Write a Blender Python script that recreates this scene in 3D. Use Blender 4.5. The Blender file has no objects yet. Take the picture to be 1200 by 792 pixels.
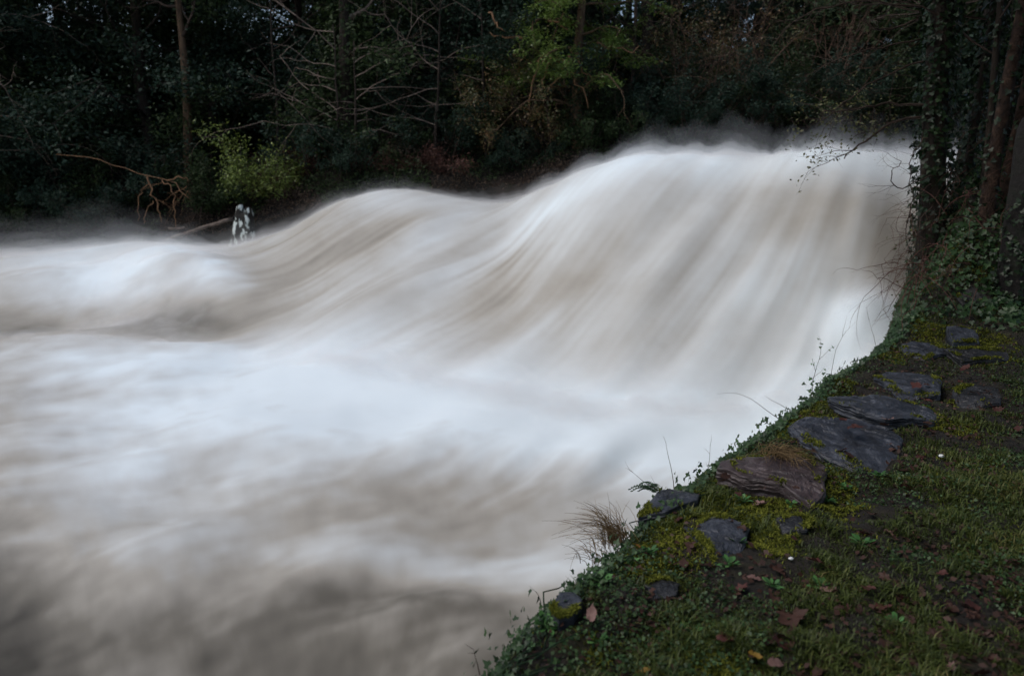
import bpy, math, numpy as np
from math import radians, sin, cos, pi
S = bpy.context.scene
C = S.collection
rng = np.random.default_rng(7)
EYE = 1.65
PITCH = math.atan(146/800)
CP, SP = cos(PITCH), sin(PITCH)

# ------------------------------------------------------------------ geometry of the view (survey helpers)
def ray(px, py):
    u = (px-600)/800; v = (396-py)/800
    return np.array([u, CP+v*SP, -SP+v*CP])
def at(px, py, Y):
    d = ray(px, py); t = Y/d[1]
    return np.array([d[0]*t, Y, EYE+d[2]*t])
def project(p):
    p = np.asarray(p, float); dz = p[..., 2]-EYE
    dep = p[..., 1]*CP-dz*SP; v = p[..., 1]*SP+dz*CP
    return 600+800*p[..., 0]/dep, 396-800*v/dep

# ------------------------------------------------------------------ numpy noise
_P = np.random.default_rng(3).random((4096,)).astype(np.float64)
def _h(i, j, k=0):
    n = (i*73856093) ^ (j*19349663) ^ (k*83492791)
    n = (n ^ (n >> 13))*1274126177
    return _P[(n ^ (n >> 16)) & 4095]
def vnoise(x, y, z=None):
    x = np.asarray(x, float); y = np.asarray(y, float)
    if z is None:
        z = np.zeros_like(x)
    z = np.asarray(z, float)+0*x
    xi, yi, zi = np.floor(x).astype(np.int64), np.floor(y).astype(np.int64), np.floor(z).astype(np.int64)
    f = lambda t: t*t*(3-2*t)
    fx, fy, fz = f(x-xi), f(y-yi), f(z-zi)
    r = 0
    for a in (0, 1):
        for b in (0, 1):
            for c in (0, 1):
                w = (fx if a else 1-fx)*(fy if b else 1-fy)*(fz if c else 1-fz)
                r = r+w*_h(xi+a, yi+b, zi+c)
    return r*2-1
def fbm(x, y, z=None, o=4):
    r = 0; a = 1.0; s = 0
    for i in range(o):
        k = 2.03**i
        r = r+a*vnoise(np.asarray(x)*k+i*17.3, np.asarray(y)*k-i*9.1, None if z is None else np.asarray(z)*k+i*5.7)
        s += a; a *= .5
    return r/s
def gblur(A, sig, axis):
    if sig <= 0: return A
    n = int(3*sig)+1
    k = np.exp(-.5*(np.arange(-n, n+1)/sig)**2); k /= k.sum()
    pad = [(0, 0)]*A.ndim; pad[axis] = (n, n)
    B = np.pad(A, pad, mode='edge')
    out = np.zeros_like(A)
    for i, w in enumerate(k):
        sl = [slice(None)]*A.ndim; sl[axis] = slice(i, i+A.shape[axis])
        out += w*B[tuple(sl)]
    return out
def smooth_interp(x, xs, ys, sig):
    g = np.linspace(xs[0], xs[-1], 1200)
    v = gblur(np.interp(g, xs, ys), sig/(g[1]-g[0]), 0)
    return np.interp(x, g, v)
def sst(e0, e1, x):
    t = np.clip((x-e0)/(e1-e0), 0, 1); return t*t*(3-2*t)

# ------------------------------------------------------------------ mesh builder
class MB:
    def __init__(s): s.v = []; s.q = []; s.t = []; s.tone = []; s.n = 0
    def add(s, v, quads=None, tris=None, tone=.5):
        v = np.asarray(v, float).reshape(-1, 3)
        if quads is not None and len(quads): s.q.append(np.asarray(quads, np.int64).reshape(-1, 4)+s.n)
        if tris is not None and len(tris): s.t.append(np.asarray(tris, np.int64).reshape(-1, 3)+s.n)
        s.v.append(v); s.tone.append(np.broadcast_to(np.asarray(tone, float), (len(v),)).copy()); s.n += len(v)
    def mesh(s, name, smooth=True, extra=None):
        me = bpy.data.meshes.new(name)
        V = np.concatenate(s.v); Q = np.concatenate(s.q) if s.q else np.zeros((0, 4), int); T = np.concatenate(s.t) if s.t else np.zeros((0, 3), int)
        me.vertices.add(len(V)); me.vertices.foreach_set('co', V.astype(np.float32).ravel())
        L = np.concatenate([Q.ravel(), T.ravel()]).astype(np.int32)
        me.loops.add(len(L)); me.loops.foreach_set('vertex_index', L)
        me.polygons.add(len(Q)+len(T))
        st = np.concatenate([np.arange(len(Q))*4, len(Q)*4+np.arange(len(T))*3]).astype(np.int32)
        me.polygons.foreach_set('loop_start', st)
        me.polygons.foreach_set('use_smooth', np.full(len(Q)+len(T), smooth, dtype=bool))
        d = {'tone': np.concatenate(s.tone)}
        if extra: d.update(extra)
        for k, val in d.items():
            a = me.attributes.new(k, 'FLOAT', 'POINT'); a.data.foreach_set('value', np.asarray(val, np.float32))
        me.update(calc_edges=True); me.validate()
        return me
    def build(s, name, mat, parent=None, smooth=True, extra=None):
        me = s.mesh(name, smooth, extra); me.materials.append(mat)
        o = bpy.data.objects.new(name, me); C.objects.link(o)
        if parent: o.parent = parent
        return o

def tag(o, label=None, cat=None, group=None, kind=None):
    if label: o['label'] = label
    if cat: o['category'] = cat
    if group: o['group'] = group
    if kind: o['kind'] = kind
    return o
def thing(name, loc, label, cat, group=None, rz=0, sc=1):
    o = bpy.data.objects.new(name, None); C.objects.link(o); o.empty_display_size = .2
    o.location = loc; o.rotation_euler = (0, 0, rz)
    o.scale = (sc, sc, sc) if np.isscalar(sc) else sc
    return tag(o, label, cat, group)
def dup(root, loc, rz, sc, label, cat=None, group=None):
    r = root.copy(); C.objects.link(r); r.location = loc; r.rotation_euler = (0, 0, rz)
    r.scale = (sc, sc, sc) if np.isscalar(sc) else sc
    r['label'] = label
    if cat: r['category'] = cat
    if group: r['group'] = group
    for ch in list(root.children):
        c = ch.copy(); C.objects.link(c); c.parent = r
    return r

def tube(mb, pts, rad, k=6, tone=.5, rough=0):
    pts = np.asarray(pts, float); n = len(pts); rad = np.broadcast_to(np.asarray(rad, float), (n,))
    T = np.gradient(pts, axis=0); T /= np.linalg.norm(T, axis=1)[:, None]+1e-9
    ref = np.array([.31, .87, .21]) if abs(T[:, 2]).mean() > .7 else np.array([.1, .2, 1.])
    A = np.cross(T, ref); A /= np.linalg.norm(A, axis=1)[:, None]+1e-9
    B = np.cross(T, A)
    th = np.linspace(0, 2*pi, k, endpoint=False)
    R = rad[:, None]*np.ones((1, k))
    if rough: R = R*(1+rough*vnoise(np.outer(np.ones(n), np.cos(th)*2)+pts[:, :1]*3, np.outer(np.ones(n), np.sin(th)*2)+pts[:, 1:2]*3, pts[:, 2:]*1.6))
    V = pts[:, None, :]+R[..., None]*(np.cos(th)[None, :, None]*A[:, None, :]+np.sin(th)[None, :, None]*B[:, None, :])
    i, j = np.meshgrid(np.arange(n-1), np.arange(k), indexing='ij'); j2 = (j+1) % k
    Q = np.stack([i*k+j, i*k+j2, (i+1)*k+j2, (i+1)*k+j], -1).reshape(-1, 4)
    V = V.reshape(-1, 3)
    V = np.concatenate([V, pts[-1:]]); m = (n-1)*k
    tr = np.stack([m+np.arange(k), m+(np.arange(k)+1) % k, np.full(k, n*k)], -1)
    mb.add(V, Q, tr, tone)

def frames(N, r):
    """random tangent frames for normals N"""
    N = N/(np.linalg.norm(N, axis=1)[:, None]+1e-9)
    a = r.normal(size=N.shape); U = np.cross(N, a); U /= np.linalg.norm(U, axis=1)[:, None]+1e-9
    return U, np.cross(N, U), N
def leaves(mb, P, size, r, up=.5, tone=None, slim=.5, Ndir=None):
    """simple diamond leaves, folded along the midrib"""
    n = len(P)
    if n == 0: return
    N = r.normal(size=(n, 3)); N[:, 2] = np.abs(N[:, 2])+up
    if Ndir is not None: N = N*.55+Ndir
    U, V, N = frames(N, r)
    s = size*r.uniform(.6, 1.35, n)[:, None]
    v = np.stack([P-U*s*.5, P+V*s*slim*.5+N*s*.10, P+U*s*.5, P-V*s*slim*.5+N*s*.10], 1)
    q = np.arange(n*4).reshape(n, 4)
    t = r.uniform(0, 1, n) if tone is None else tone
    mb.add(v.reshape(-1, 3), q, None, np.repeat(t, 4))
_IV = np.array([[0, 0, 0], [.36, -.12, .05], [.52, .28, .1], [.24, .42, .05], [0, 1, 0], [-.24, .42, .05], [-.52, .28, .1], [-.36, -.12, .05]])
_IT = np.array([[0, 1, 2], [0, 2, 3], [0, 3, 4], [0, 4, 5], [0, 5, 6], [0, 6, 7]])
def ivy_leaves(mb, P, size, N, r, tone=None, down=None):
    n = len(P)
    U, V, N = frames(N, r)
    s = size*r.uniform(.55, 1.3, n)[:, None, None]
    v = P[:, None, :]+s*(_IV[None, :, 0:1]*U[:, None]+_IV[None, :, 1:2]*V[:, None]+_IV[None, :, 2:3]*N[:, None])
    t = (np.arange(n)*8)[:, None, None]+_IT[None]
    tn = r.uniform(0, 1, n) if tone is None else tone
    mb.add(v.reshape(-1, 3), None, t.reshape(-1, 3), np.repeat(tn, 8))

# ------------------------------------------------------------------ materials
def newmat(name):
    m = bpy.data.materials.new(name); m.use_nodes = True
    nt = m.node_tree; b = nt.nodes['Principled BSDF']
    return m, nt, b
def ramp(nt, stops, inp):
    r = nt.nodes.new('ShaderNodeValToRGB'); e = r.color_ramp.elements
    while len(e) < len(stops): e.new(.5)
    for el, (p, c) in zip(e, stops): el.position = p; el.color = (*c, 1)
    nt.links.new(inp, r.inputs[0]); return r.outputs[0]
def attr(nt, name):
    a = nt.nodes.new('ShaderNodeAttribute'); a.attribute_name = name; return a.outputs['Fac']
def noise(nt, scale, detail=4, coord='Object', rough=.6, stretch=None):
    tc = nt.nodes.new('ShaderNodeTexCoord'); n = nt.nodes.new('ShaderNodeTexNoise')
    n.inputs['Scale'].default_value = scale; n.inputs['Detail'].default_value = detail; n.inputs['Roughness'].default_value = rough
    src = tc.outputs[coord]
    if stretch:
        mp = nt.nodes.new('ShaderNodeMapping'); mp.inputs['Scale'].default_value = stretch
        nt.links.new(src, mp.inputs[0]); src = mp.outputs[0]
    nt.links.new(src, n.inputs['Vector']); return n.outputs['Fac']
def math_(nt, op, a, b, clamp=False):
    m = nt.nodes.new('ShaderNodeMath'); m.operation = op; m.use_clamp = clamp
    for i, x in enumerate((a, b)):
        if isinstance(x, (int, float)): m.inputs[i].default_value = x
        else: nt.links.new(x, m.inputs[i])
    return m.outputs[0]
def bump(nt, b, h, strength=.5, dist=.02):
    n = nt.nodes.new('ShaderNodeBump'); n.inputs['Strength'].default_value = strength; n.inputs['Distance'].default_value = dist
    nt.links.new(h, n.inputs['Height']); nt.links.new(n.outputs[0], b.inputs['Normal'])
def mat_leaf(name, stops, rough=.45, spec=.4, trans=.25, nscale=1.2):
    m, nt, b = newmat(name)
    f = math_(nt, 'ADD', math_(nt, 'MULTIPLY', attr(nt, 'tone'), .6), math_(nt, 'MULTIPLY', noise(nt, nscale, 2), .45))
    c = ramp(nt, stops, f)
    nt.links.new(c, b.inputs['Base Color']); b.inputs['Roughness'].default_value = rough; b.inputs['Specular IOR Level'].default_value = spec
    if trans:
        tr = nt.nodes.new('ShaderNodeBsdfTranslucent'); nt.links.new(c, tr.inputs[0])
        mx = nt.nodes.new('ShaderNodeMixShader'); mx.inputs[0].default_value = trans
        nt.links.new(b.outputs[0], mx.inputs[1]); nt.links.new(tr.outputs[0], mx.inputs[2])
        nt.links.new(mx.outputs[0], nt.nodes['Material Output'].inputs[0])
    return m
def mat_rough(name, stops, scale=6, detail=6, rough=.85, bstr=.6, bdist=.02, stretch=None, spec=.3, tone=0, bscale=None):
    m, nt, b = newmat(name)
    n = noise(nt, scale, detail, stretch=stretch)
    f = n if not tone else math_(nt, 'ADD', math_(nt, 'MULTIPLY', n, 1-tone), math_(nt, 'MULTIPLY', attr(nt, 'tone'), tone))
    nt.links.new(ramp(nt, stops, f), b.inputs['Base Color'])
    b.inputs['Roughness'].default_value = rough; b.inputs['Specular IOR Level'].default_value = spec
    bump(nt, b, noise(nt, bscale or scale*4, 5, stretch=stretch), bstr, bdist)
    return m

M = {}
M['dark_leaf'] = mat_leaf('evergreen_leaf', [(.1, (.011, .021, .009)), (.5, (.030, .052, .019)), (.9, (.068, .10, .04))], rough=.6, spec=.22)
M['blue_leaf'] = mat_leaf('holly_leaf', [(.1, (.010, .021, .014)), (.5, (.024, .047, .031)), (.9, (.05, .085, .058))], rough=.6, spec=.22)
M['yew_leaf'] = mat_leaf('yew_leaf', [(.1, (.04, .075, .016)), (.5, (.11, .18, .035)), (.9, (.22, .31, .07))])
M['lime_leaf'] = mat_leaf('laurel_leaf', [(.1, (.05, .08, .018)), (.5, (.14, .195, .042)), (.9, (.28, .34, .085))])
M['russet_leaf'] = mat_leaf('russet_leaf', [(.1, (.04, .055, .022)), (.45, (.085, .095, .034)), (.65, (.15, .095, .042)), (.9, (.20, .115, .055))])
M['bracken'] = mat_leaf('dead_bracken', [(.1, (.05, .026, .019)), (.6, (.12, .055, .042)), (.9, (.20, .10, .07))], rough=.8)
M['dead_fronds'] = mat_leaf('dead_fronds', [(.1, (.035, .024, .017)), (.6, (.09, .06, .042)), (.9, (.17, .12, .085))], rough=.8)
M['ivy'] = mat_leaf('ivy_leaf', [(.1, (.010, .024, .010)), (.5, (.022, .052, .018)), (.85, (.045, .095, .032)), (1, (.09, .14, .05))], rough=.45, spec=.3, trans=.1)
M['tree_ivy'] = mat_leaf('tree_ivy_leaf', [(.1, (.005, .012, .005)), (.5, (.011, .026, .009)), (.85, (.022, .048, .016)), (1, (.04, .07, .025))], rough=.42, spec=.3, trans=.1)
M['small_leaf'] = mat_leaf('small_twig_leaf', [(.1, (.03, .04, .012)), (.9, (.14, .14, .05))])
M['bark'] = mat_rough('bark', [(.3, (.012, .009, .007)), (.7, (.05, .037, .027))], 3, 8, stretch=(4, 4, .8), bstr=.9, bdist=.04)
M['red_bark'] = mat_rough('red_bark', [(.3, (.010, .006, .005)), (.55, (.035, .019, .012)), (.72, (.10, .06, .038))], 5, 8, stretch=(2.5, 2.5, 2), bstr=.9, bdist=.03)
M['brown_bark'] = mat_rough('brown_bark', [(.3, (.05, .03, .018)), (.7, (.15, .095, .055))], 3, 8, stretch=(4, 4, .8), bstr=.8, bdist=.03)
M['pale_twig'] = mat_rough('pale_twig', [(.3, (.10, .075, .06)), (.7, (.26, .20, .165))], 5, 4, bstr=.3)
M['dark_twig'] = mat_rough('dark_twig', [(.3, (.03, .02, .016)), (.7, (.08, .055, .042))], 5, 4, bstr=.3)
M['brown_twig'] = mat_rough('brown_twig', [(.3, (.05, .03, .022)), (.7, (.14, .085, .058))], 5, 4, bstr=.3)
M['tan_twig'] = mat_rough('tan_twig', [(.3, (.14, .075, .04)), (.7, (.30, .17, .09))], 5, 4, bstr=.3)
M['slate'] = mat_rough('slate', [(.30, (.010, .011, .014)), (.5, (.032, .037, .049)), (.66, (.064, .072, .092)), (.80, (.17, .18, .20))], 7, 8, rough=.42, bstr=.8, bdist=.018, spec=.5, stretch=(1, 1, 2.5), bscale=22)
M['purple_stone'] = mat_rough('purple_slate', [(.30, (.018, .013, .013)), (.5, (.056, .040, .041)), (.66, (.090, .068, .070)), (.80, (.18, .15, .15))], 6, 8, rough=.42, bstr=.8, bdist=.018, spec=.5, stretch=(1, 1, 2.5), bscale=20)
M['wet_dark_stone'] = mat_rough('wet_dark_stone', [(.3, (.008, .008, .009)), (.7, (.035, .036, .04))], 5, 8, rough=.4, bstr=.8, bdist=.02, spec=.5)
M['mossy_stone'] = mat_rough('mossy_stone', [(.30, (.012, .012, .011)), (.5, (.04, .04, .04)), (.62, (.02, .028, .01)), (.75, (.07, .075, .07))], 4, 8, rough=.7, bstr=.8, bdist=.03)
M['pillar_stone'] = mat_rough('pillar_stone', [(.30, (.006, .005, .005)), (.5, (.013, .011, .010)), (.62, (.009, .011, .006)), (.74, (.035, .033, .031))], 4, 8, rough=.8, bstr=.9, bdist=.03)
M['lichen'] = mat_rough('lichen_stump', [(.40, (.018, .016, .014)), (.52, (.03, .03, .026)), (.56, (.60, .66, .62)), (.8, (.78, .82, .80))], 4.5, 7, rough=.9, stretch=(1.5, 1.5, .7), bstr=.9, bdist=.04, bscale=9)
M['pebble'] = mat_rough('white_pebble', [(.3, (.6, .62, .62)), (.7, (.8, .82, .82))], 20, 2, rough=.5, bstr=.1)
M['grass'] = mat_leaf('grass', [(.1, (.014, .021, .004)), (.45, (.046, .068, .012)), (.75, (.095, .125, .022)), (.97, (.24, .18, .07))], rough=.55, trans=.3, nscale=2.2)
M['moss'] = mat_leaf('moss', [(.1, (.028, .036, .005)), (.5, (.105, .122, .016)), (.9, (.25, .26, .04))], rough=.8, spec=.15, trans=.3, nscale=4)
M['dead_grass'] = mat_leaf('dead_grass', [(.1, (.07, .045, .022)), (.5, (.17, .11, .05)), (.9, (.36, .25, .12))], rough=.7, trans=.25)
M['low_weed'] = mat_leaf('low_weed_leaf', [(.1, (.016, .034, .010)), (.6, (.035, .075, .022)), (.95, (.08, .15, .05))], rough=.5, trans=.2, nscale=3)
M['weed'] = mat_leaf('weed_leaf', [(.1, (.03, .09, .022)), (.6, (.07, .19, .05)), (.95, (.14, .30, .09))], rough=.5, trans=.2)
def leafmat(n, a, b): return mat_leaf(n, [(.1, a), (.9, b)], rough=.6, spec=.3, trans=.12, nscale=25)
M['fl_red'] = leafmat('dead_leaf_red', (.035, .014, .011), (.10, .036, .030))
M['fl_brown'] = leafmat('dead_leaf_brown', (.025, .012, .009), (.075, .036, .026))
M['fl_pink'] = leafmat('dead_leaf_pink', (.13, .075, .065), (.27, .16, .14))
M['fl_orange'] = leafmat('dead_leaf_orange', (.30, .13, .03), (.55, .28, .09))
M['fl_yellow'] = leafmat('dead_leaf_yellow', (.13, .075, .01), (.27, .16, .025))

# ------------------------------------------------------------------ THE RIVER
def ctrl(lst):
    A = []
    for px, py, Y in lst:
        p = at(px, py, Y); A.append((p[0]/Y, Y, p[2]))
    return np.array(A)
crest = ctrl([(-900, 300, 24), (-200, 297, 23.5), (0, 304, 23), (120, 312, 23), (220, 308, 22.8), (290, 285, 22.6), (345, 268, 22.5), (400, 241, 22.3), (450, 227, 22), (490, 222, 21.8),
              (545, 229, 21.4), (598, 236, 21), (640, 221, 20), (690, 196, 19), (740, 183, 18.2), (800, 182, 17.5), (880, 182, 16.8), (970, 186, 16.2), (1080, 184, 15.6), (1250, 180, 15.2), (1800, 180, 15)])
foot = ctrl([(-900, 392, 16.6), (-200, 392, 16.4), (0, 396, 16.0), (150, 400, 15.6), (300, 410, 14.6), (400, 424, 13.6), (500, 444, 12.5), (600, 468, 11.3), (700, 482, 10.7), (800, 484, 10.6), (900, 476, 10.8), (980, 440, 11.2), (1050, 420, 11.4), (1250, 410, 11.6), (1800, 410, 11.6)])
ac = np.concatenate([np.linspace(-2.1, -.95, 40)[:-1], np.linspace(-.95, .86, 760), np.linspace(.86, 1.5, 24)[1:]])
sg = .014
Yc, Zc = smooth_interp(ac, crest[:, 0], crest[:, 1], .05), smooth_interp(ac, crest[:, 0], crest[:, 2], sg)
Yf, Zf = smooth_interp(ac, foot[:, 0], foot[:, 1], .05), smooth_interp(ac, foot[:, 0], foot[:, 2], .05)
NP, NK, NB = 250, 210, 26
Y0 = 2.2
rows = []
for i in range(NP): rows.append(Y0*(Yf/Y0)**(i/NP))
for i in range(NK+1): rows.append(Yf+(Yc-Yf)*(i/NK))
for i in range(1, NB): rows.append(Yc+9*(i/(NB-1))**1.7)
GY = np.array(rows); R_, C_ = GY.shape
GA = np.broadcast_to(ac, GY.shape)
GX = GA*GY
s_c = np.clip((GY-Yf)/(Yc-Yf), 0, 1)
g = .45*s_c+.55*(s_c*s_c*(3-2*s_c)); g = g**.92
poolz = -1.55+(Zf+1.55)*sst(.55, 1.0, GY/Yf)
GZ = np.where(GY < Yf, poolz, Zf+(Zc-Zf)*g)
back = np.clip((GY-Yc)/9, 0, 1); GZ = GZ-back**1.3*np.where(Zc > 1.5, .35, .25)*2.0
GZ = gblur(gblur(GZ, 4, 0), 2, 1)
PX, PY = project(np.stack([GX, GY, GZ], -1))
colpx = 600+800*ac/1.0
# flow field in plan, integrated on the grid
rr = smooth_interp(PX.ravel().clip(-900, 1790), [-900, -200, 0, 200, 300, 450, 600, 750, 900, 1050, 1200, 1800], [4, 4, 3.6, 2.7, 2.1, 1.5, 1.2, 1.0, .86, .66, .5, .4], 40).reshape(PX.shape)
inpool = 1-sst(-.06, .12, (GY-Yf)/(Yc-Yf))
ang = np.arctan2(-1.0, -rr)                       # direction (dx,dY)=(-rr,-1)
angp = np.arctan2(-.50, -1.0)+.75*fbm(GX*.28, GY*.36, o=2)
dx = np.cos(ang)*(1-inpool)+np.cos(angp)*inpool
dY = np.sin(ang)*(1-inpool)+np.sin(angp)*inpool
dcol_da = 1/np.gradient(ac)
da = (dx*GY-GX*dY)/GY**2
dC = da*dcol_da[None, :]
dR = (dY-np.gradient(GY, axis=1)*dC)/np.gradient(GY, axis=0)
ln = np.sqrt(dC**2+dR**2)+1e-9; dC /= ln; dR /= ln
def bil(A, r, c):
    r = np.clip(r, 0, R_-1.001); c = np.clip(c, 0, C_-1.001)
    ri = r.astype(np.int32); ci = c.astype(np.int32); fr = r-ri; fc = c-ci
    return (A[ri, ci]*(1-fr)+A[ri+1, ci]*fr)*(1-fc)+(A[ri, ci+1]*(1-fr)+A[ri+1, ci+1]*fr)*fc
def lic(src, L, st=1.0):
    acc = np.zeros(GY.shape); w = 0
    for sgn in (1, -1):
        r, c = np.meshgrid(np.arange(R_, dtype=float), np.arange(C_, dtype=float), indexing='ij')
        for k in range(L):
            wt = .5+.5*cos(pi*k/L)
            acc += wt*bil(src, r, c); w += wt
            vr, vc = bil(dR, r, c), bil(dC, r, c)
            r = r+sgn*st*vr; c = c+sgn*st*vc
    acc /= w
    return (acc-acc.mean())/acc.std()
wn = np.random.default_rng(11).normal(size=(3,)+GY.shape)
n1 = gblur(gblur(wn[0], 1.2, 0), 1.2, 1); n2 = gblur(gblur(wn[1], 3.5, 0), 3.5, 1); n3 = gblur(gblur(wn[2], 10, 0), 10, 1)
L1 = lic(n1, 34, 1.6); L2 = lic(n2, 34, 2.0); L3 = lic(n3, 30, 2.6); LW = lic(gblur(gblur(wn[0][::-1], 1.6, 0), 1.6, 1), 9, 1.3)
def loc_norm(A):
    m = gblur(gblur(A, 40, 0), 40, 1); d = A-m
    s = np.sqrt(gblur(gblur(d*d, 40, 0), 40, 1))+1e-6
    return d/s
L1, L2, L3, LW = loc_norm(L1), loc_norm(L2), L3, loc_norm(LW)
cl = fbm(GX*.55+GY*.25, GY*.75-GX*.2, o=5)        # drifting foam clouds on the pool
cl2 = fbm(GX*.22+7, GY*.42+3, o=3)
def G(px, py, sx, sy, rot=0):
    c, s = cos(radians(rot)), sin(radians(rot)); x = PX-px; y = PY-py
    return np.exp(-.5*(((c*x+s*y)/sx)**2+((-s*x+c*y)/sy)**2))
isc = 1-inpool
# foam cover (1) to brown flood (0), with some shade and edge darkening painted in
lobe = (1-sst(215, 330, PX+.35*(PY-330)))*sst(250, 285, PY)*isc       # the billowing surge on the left carries no streaks
wx, wy = fbm(GX*.5, GY*.5, GZ*.5, o=3), fbm(GX*.5+31, GY*.5-12, GZ*.5, o=3)
puff = fbm(GX*.9+1.3*wx, GY*.9+1.3*wy, GZ*.9, o=5)
mod = np.clip(.55+.9*fbm(GX*.4+3, GY*.45, GZ*.4, o=3), .12, 1.3)
foam_shade = .58*isc+.71*inpool
foam_shade += isc*(1-.85*lobe)*mod*(.036*L1+.046*L2+.050*L3)*(1-.35*sst(700, 880, PX))
foam_shade += isc*(.10*wx+.06*puff)*(1-.4*lobe)+lobe*.14*puff
foam_shade += inpool*(.022*LW+.018*L1+.016*L2+.020*L3+.20*puff+.10*cl+.10*cl2)
band = np.exp(-.5*((PY-(np.interp(PX, [-300, 0, 150, 300, 400, 500, 600, 700, 800, 900], [445, 440, 432, 440, 450, 466, 484, 494, 496, 492])))/46)**2)
foam_shade += .36*band*sst(-60, 420, PX)
foam_shade += .10*np.exp(-.5*((PY-495)/60)**2)*inpool
foam_shade += .26*G(900, 190, 190, 18)+.22*G(690, 225, 120, 16, -28)+.12*G(1020, 205, 60, 30)+.10*G(620, 265, 150, 10, -34)+.08*G(760, 300, 130, 14, -52)
foam_shade -= .14*G(960, 250, 62, 26, -12)
foam_shade += .16*G(880, 310, 70, 60, -60)
foam_shade -= .34*G(1056, 308, 26, 44, 24)  # shade beside the near bank, painted into the water colour
foam_shade += .55*G(1018, 390, 42, 36)
foam_shade += (.36+.22*puff+.12*wx)*(1-sst(235, 318, PX+.6*np.abs(PY-343)+30*wy))*sst(290, 330, PY)*(1-sst(344, 380, PY+10*wx))*sst(-90, 230, PX)+.14*G(60, 315, 100, 28)+.16*G(480, 234, 60, 12)
foam_shade -= .50*G(222, 379, 62, 13, -5)+.20*G(60, 384, 110, 13, 2)  # dark of the hollow under the surge, painted in rather than shaped
foam_shade -= .12*G(560, 395, 120, 26, -32)+.12*G(400, 378, 90, 14, -22)
foam_shade -= .13*G(440, 268, 70, 18, -28)+.10*G(330, 300, 60, 12, -35)
foam_shade += .14*G(500, 275, 40, 8, -28)
foam_shade -= (.26*G(560, 590, 100, 40, -10)+.20*G(400, 600, 120, 30, -20)+.12*G(690, 590, 60, 28))*(.7+.8*puff)
foam_shade += .14*G(520, 660, 130, 16, 6)
foam_shade -= .22*G(560, 712, 160, 20, 8)+.22*G(260, 730, 260, 40)
foam_shade -= .46*sst(630, 840, PY)*inpool+.22*(1-sst(-80, 200, PX))*sst(400, 640, PY)  # front and left dimmed in the colour to imitate frame-edge falloff
foam_shade -= .20*(1-sst(-140, 190, PX))*(1-.3*lobe)+.03*(1-sst(-60, 420, PX))*inpool  # same painted falloff along the left edge
GZb = gblur(gblur(loc_norm(L2), 3, 0), 3, 1)
bz = isc*(.022*GZb+.12*gblur(gblur(L3, 5, 0), 5, 1))
bz += inpool*(.05*gblur(gblur(L2, 4, 0), 4, 1)+.10*cl2)
bz += .50*G(200, 330, 70, 24, 12)+.30*G(60, 318, 90, 30)+.40*G(225, 335, 50, 24)+.10*G(560, 540, 220, 40)+.5*G(1018, 395, 36, 28)
bz -= .25*G(420, 330, 120, 14, -30)
fade_c = sst(-2.1, -1.2, GA)
bz = gblur(gblur(bz, 2, 0), 2, 1)*(1-.0*fade_c)
GZ = GZ+bz*np.where(GY > Yc, np.exp(-(GY-Yc)/1.5), 1)
foam_shade = np.clip(foam_shade, 0, 1)

def grid_faces(r, c):
    i, j = np.meshgrid(np.arange(r-1), np.arange(c-1), indexing='ij')
    return np.stack([i*c+j, i*c+j+1, (i+1)*c+j+1, (i+1)*c+j], -1).reshape(-1, 4)
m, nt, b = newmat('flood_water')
fa = math_(nt, 'ADD', attr(nt, 'foam_shade'), math_(nt, 'MULTIPLY', math_(nt, 'SUBTRACT', noise(nt, 1.6, 5), .5), .10))
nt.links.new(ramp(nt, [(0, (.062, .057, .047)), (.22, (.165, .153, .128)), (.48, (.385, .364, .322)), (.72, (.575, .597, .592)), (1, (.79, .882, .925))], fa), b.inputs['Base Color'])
b.inputs['Roughness'].default_value = .62; b.inputs['Specular IOR Level'].default_value = .25
M['water'] = m
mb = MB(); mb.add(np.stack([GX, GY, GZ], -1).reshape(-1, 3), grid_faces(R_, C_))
tag(mb.build('water', M['water'], extra={'foam_shade': foam_shade.ravel()}), kind='structure')

# spray: fine droplets hanging over the moving water, as closed bodies of thin even mist that lie on the surface
def mist(dens, H, label, col=(.93, .95, .97), sub=3, an=.2):
    m = bpy.data.materials.new('mist'); m.use_nodes = True; nt = m.node_tree; nt.nodes.remove(nt.nodes['Principled BSDF'])
    v = nt.nodes.new('ShaderNodeVolumeScatter'); v.inputs['Color'].default_value = (*col, 1); v.inputs['Density'].default_value = dens; v.inputs['Anisotropy'].default_value = an
    nt.links.new(v.outputs[0], nt.nodes['Material Output'].inputs['Volume'])
    sl = (slice(NP-110, R_, sub), slice(24, C_-8, sub))
    X, Y, Z, h = GX[sl], GY[sl], GZ[sl], H[sl].copy()
    h[0] = h[-1] = -.12; h[:, 0] = h[:, -1] = -.12
    n, k = X.shape; top = np.stack([X, Y, Z+h], -1).reshape(-1, 3); bot = np.stack([X, Y, Z-.35], -1).reshape(-1, 3)
    F = grid_faces(n, k); N = n*k
    rim = np.concatenate([np.arange(k), np.arange(1, n)*k+k-1, (n-1)*k+np.arange(k-2, -1, -1), np.arange(n-2, 0, -1)*k])
    r2 = np.roll(rim, -1); side = np.stack([rim, rim+N, r2+N, r2], -1)
    mb = MB(); mb.add(np.concatenate([top, bot]), np.concatenate([F, F[:, ::-1]+N, side]))
    return tag(mb.build('spray', m), label, 'spray', kind='stuff')
leftw = (1-sst(120, 330, PX))*sst(.35, .85, s_c)
gain = .70+.55*sst(690, 790, PX)*(1-.5*sst(960, 1060, PX))+.5*(1-sst(60, 330, PX))
edgeL = 1-sst(140, 420, PX)
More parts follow.
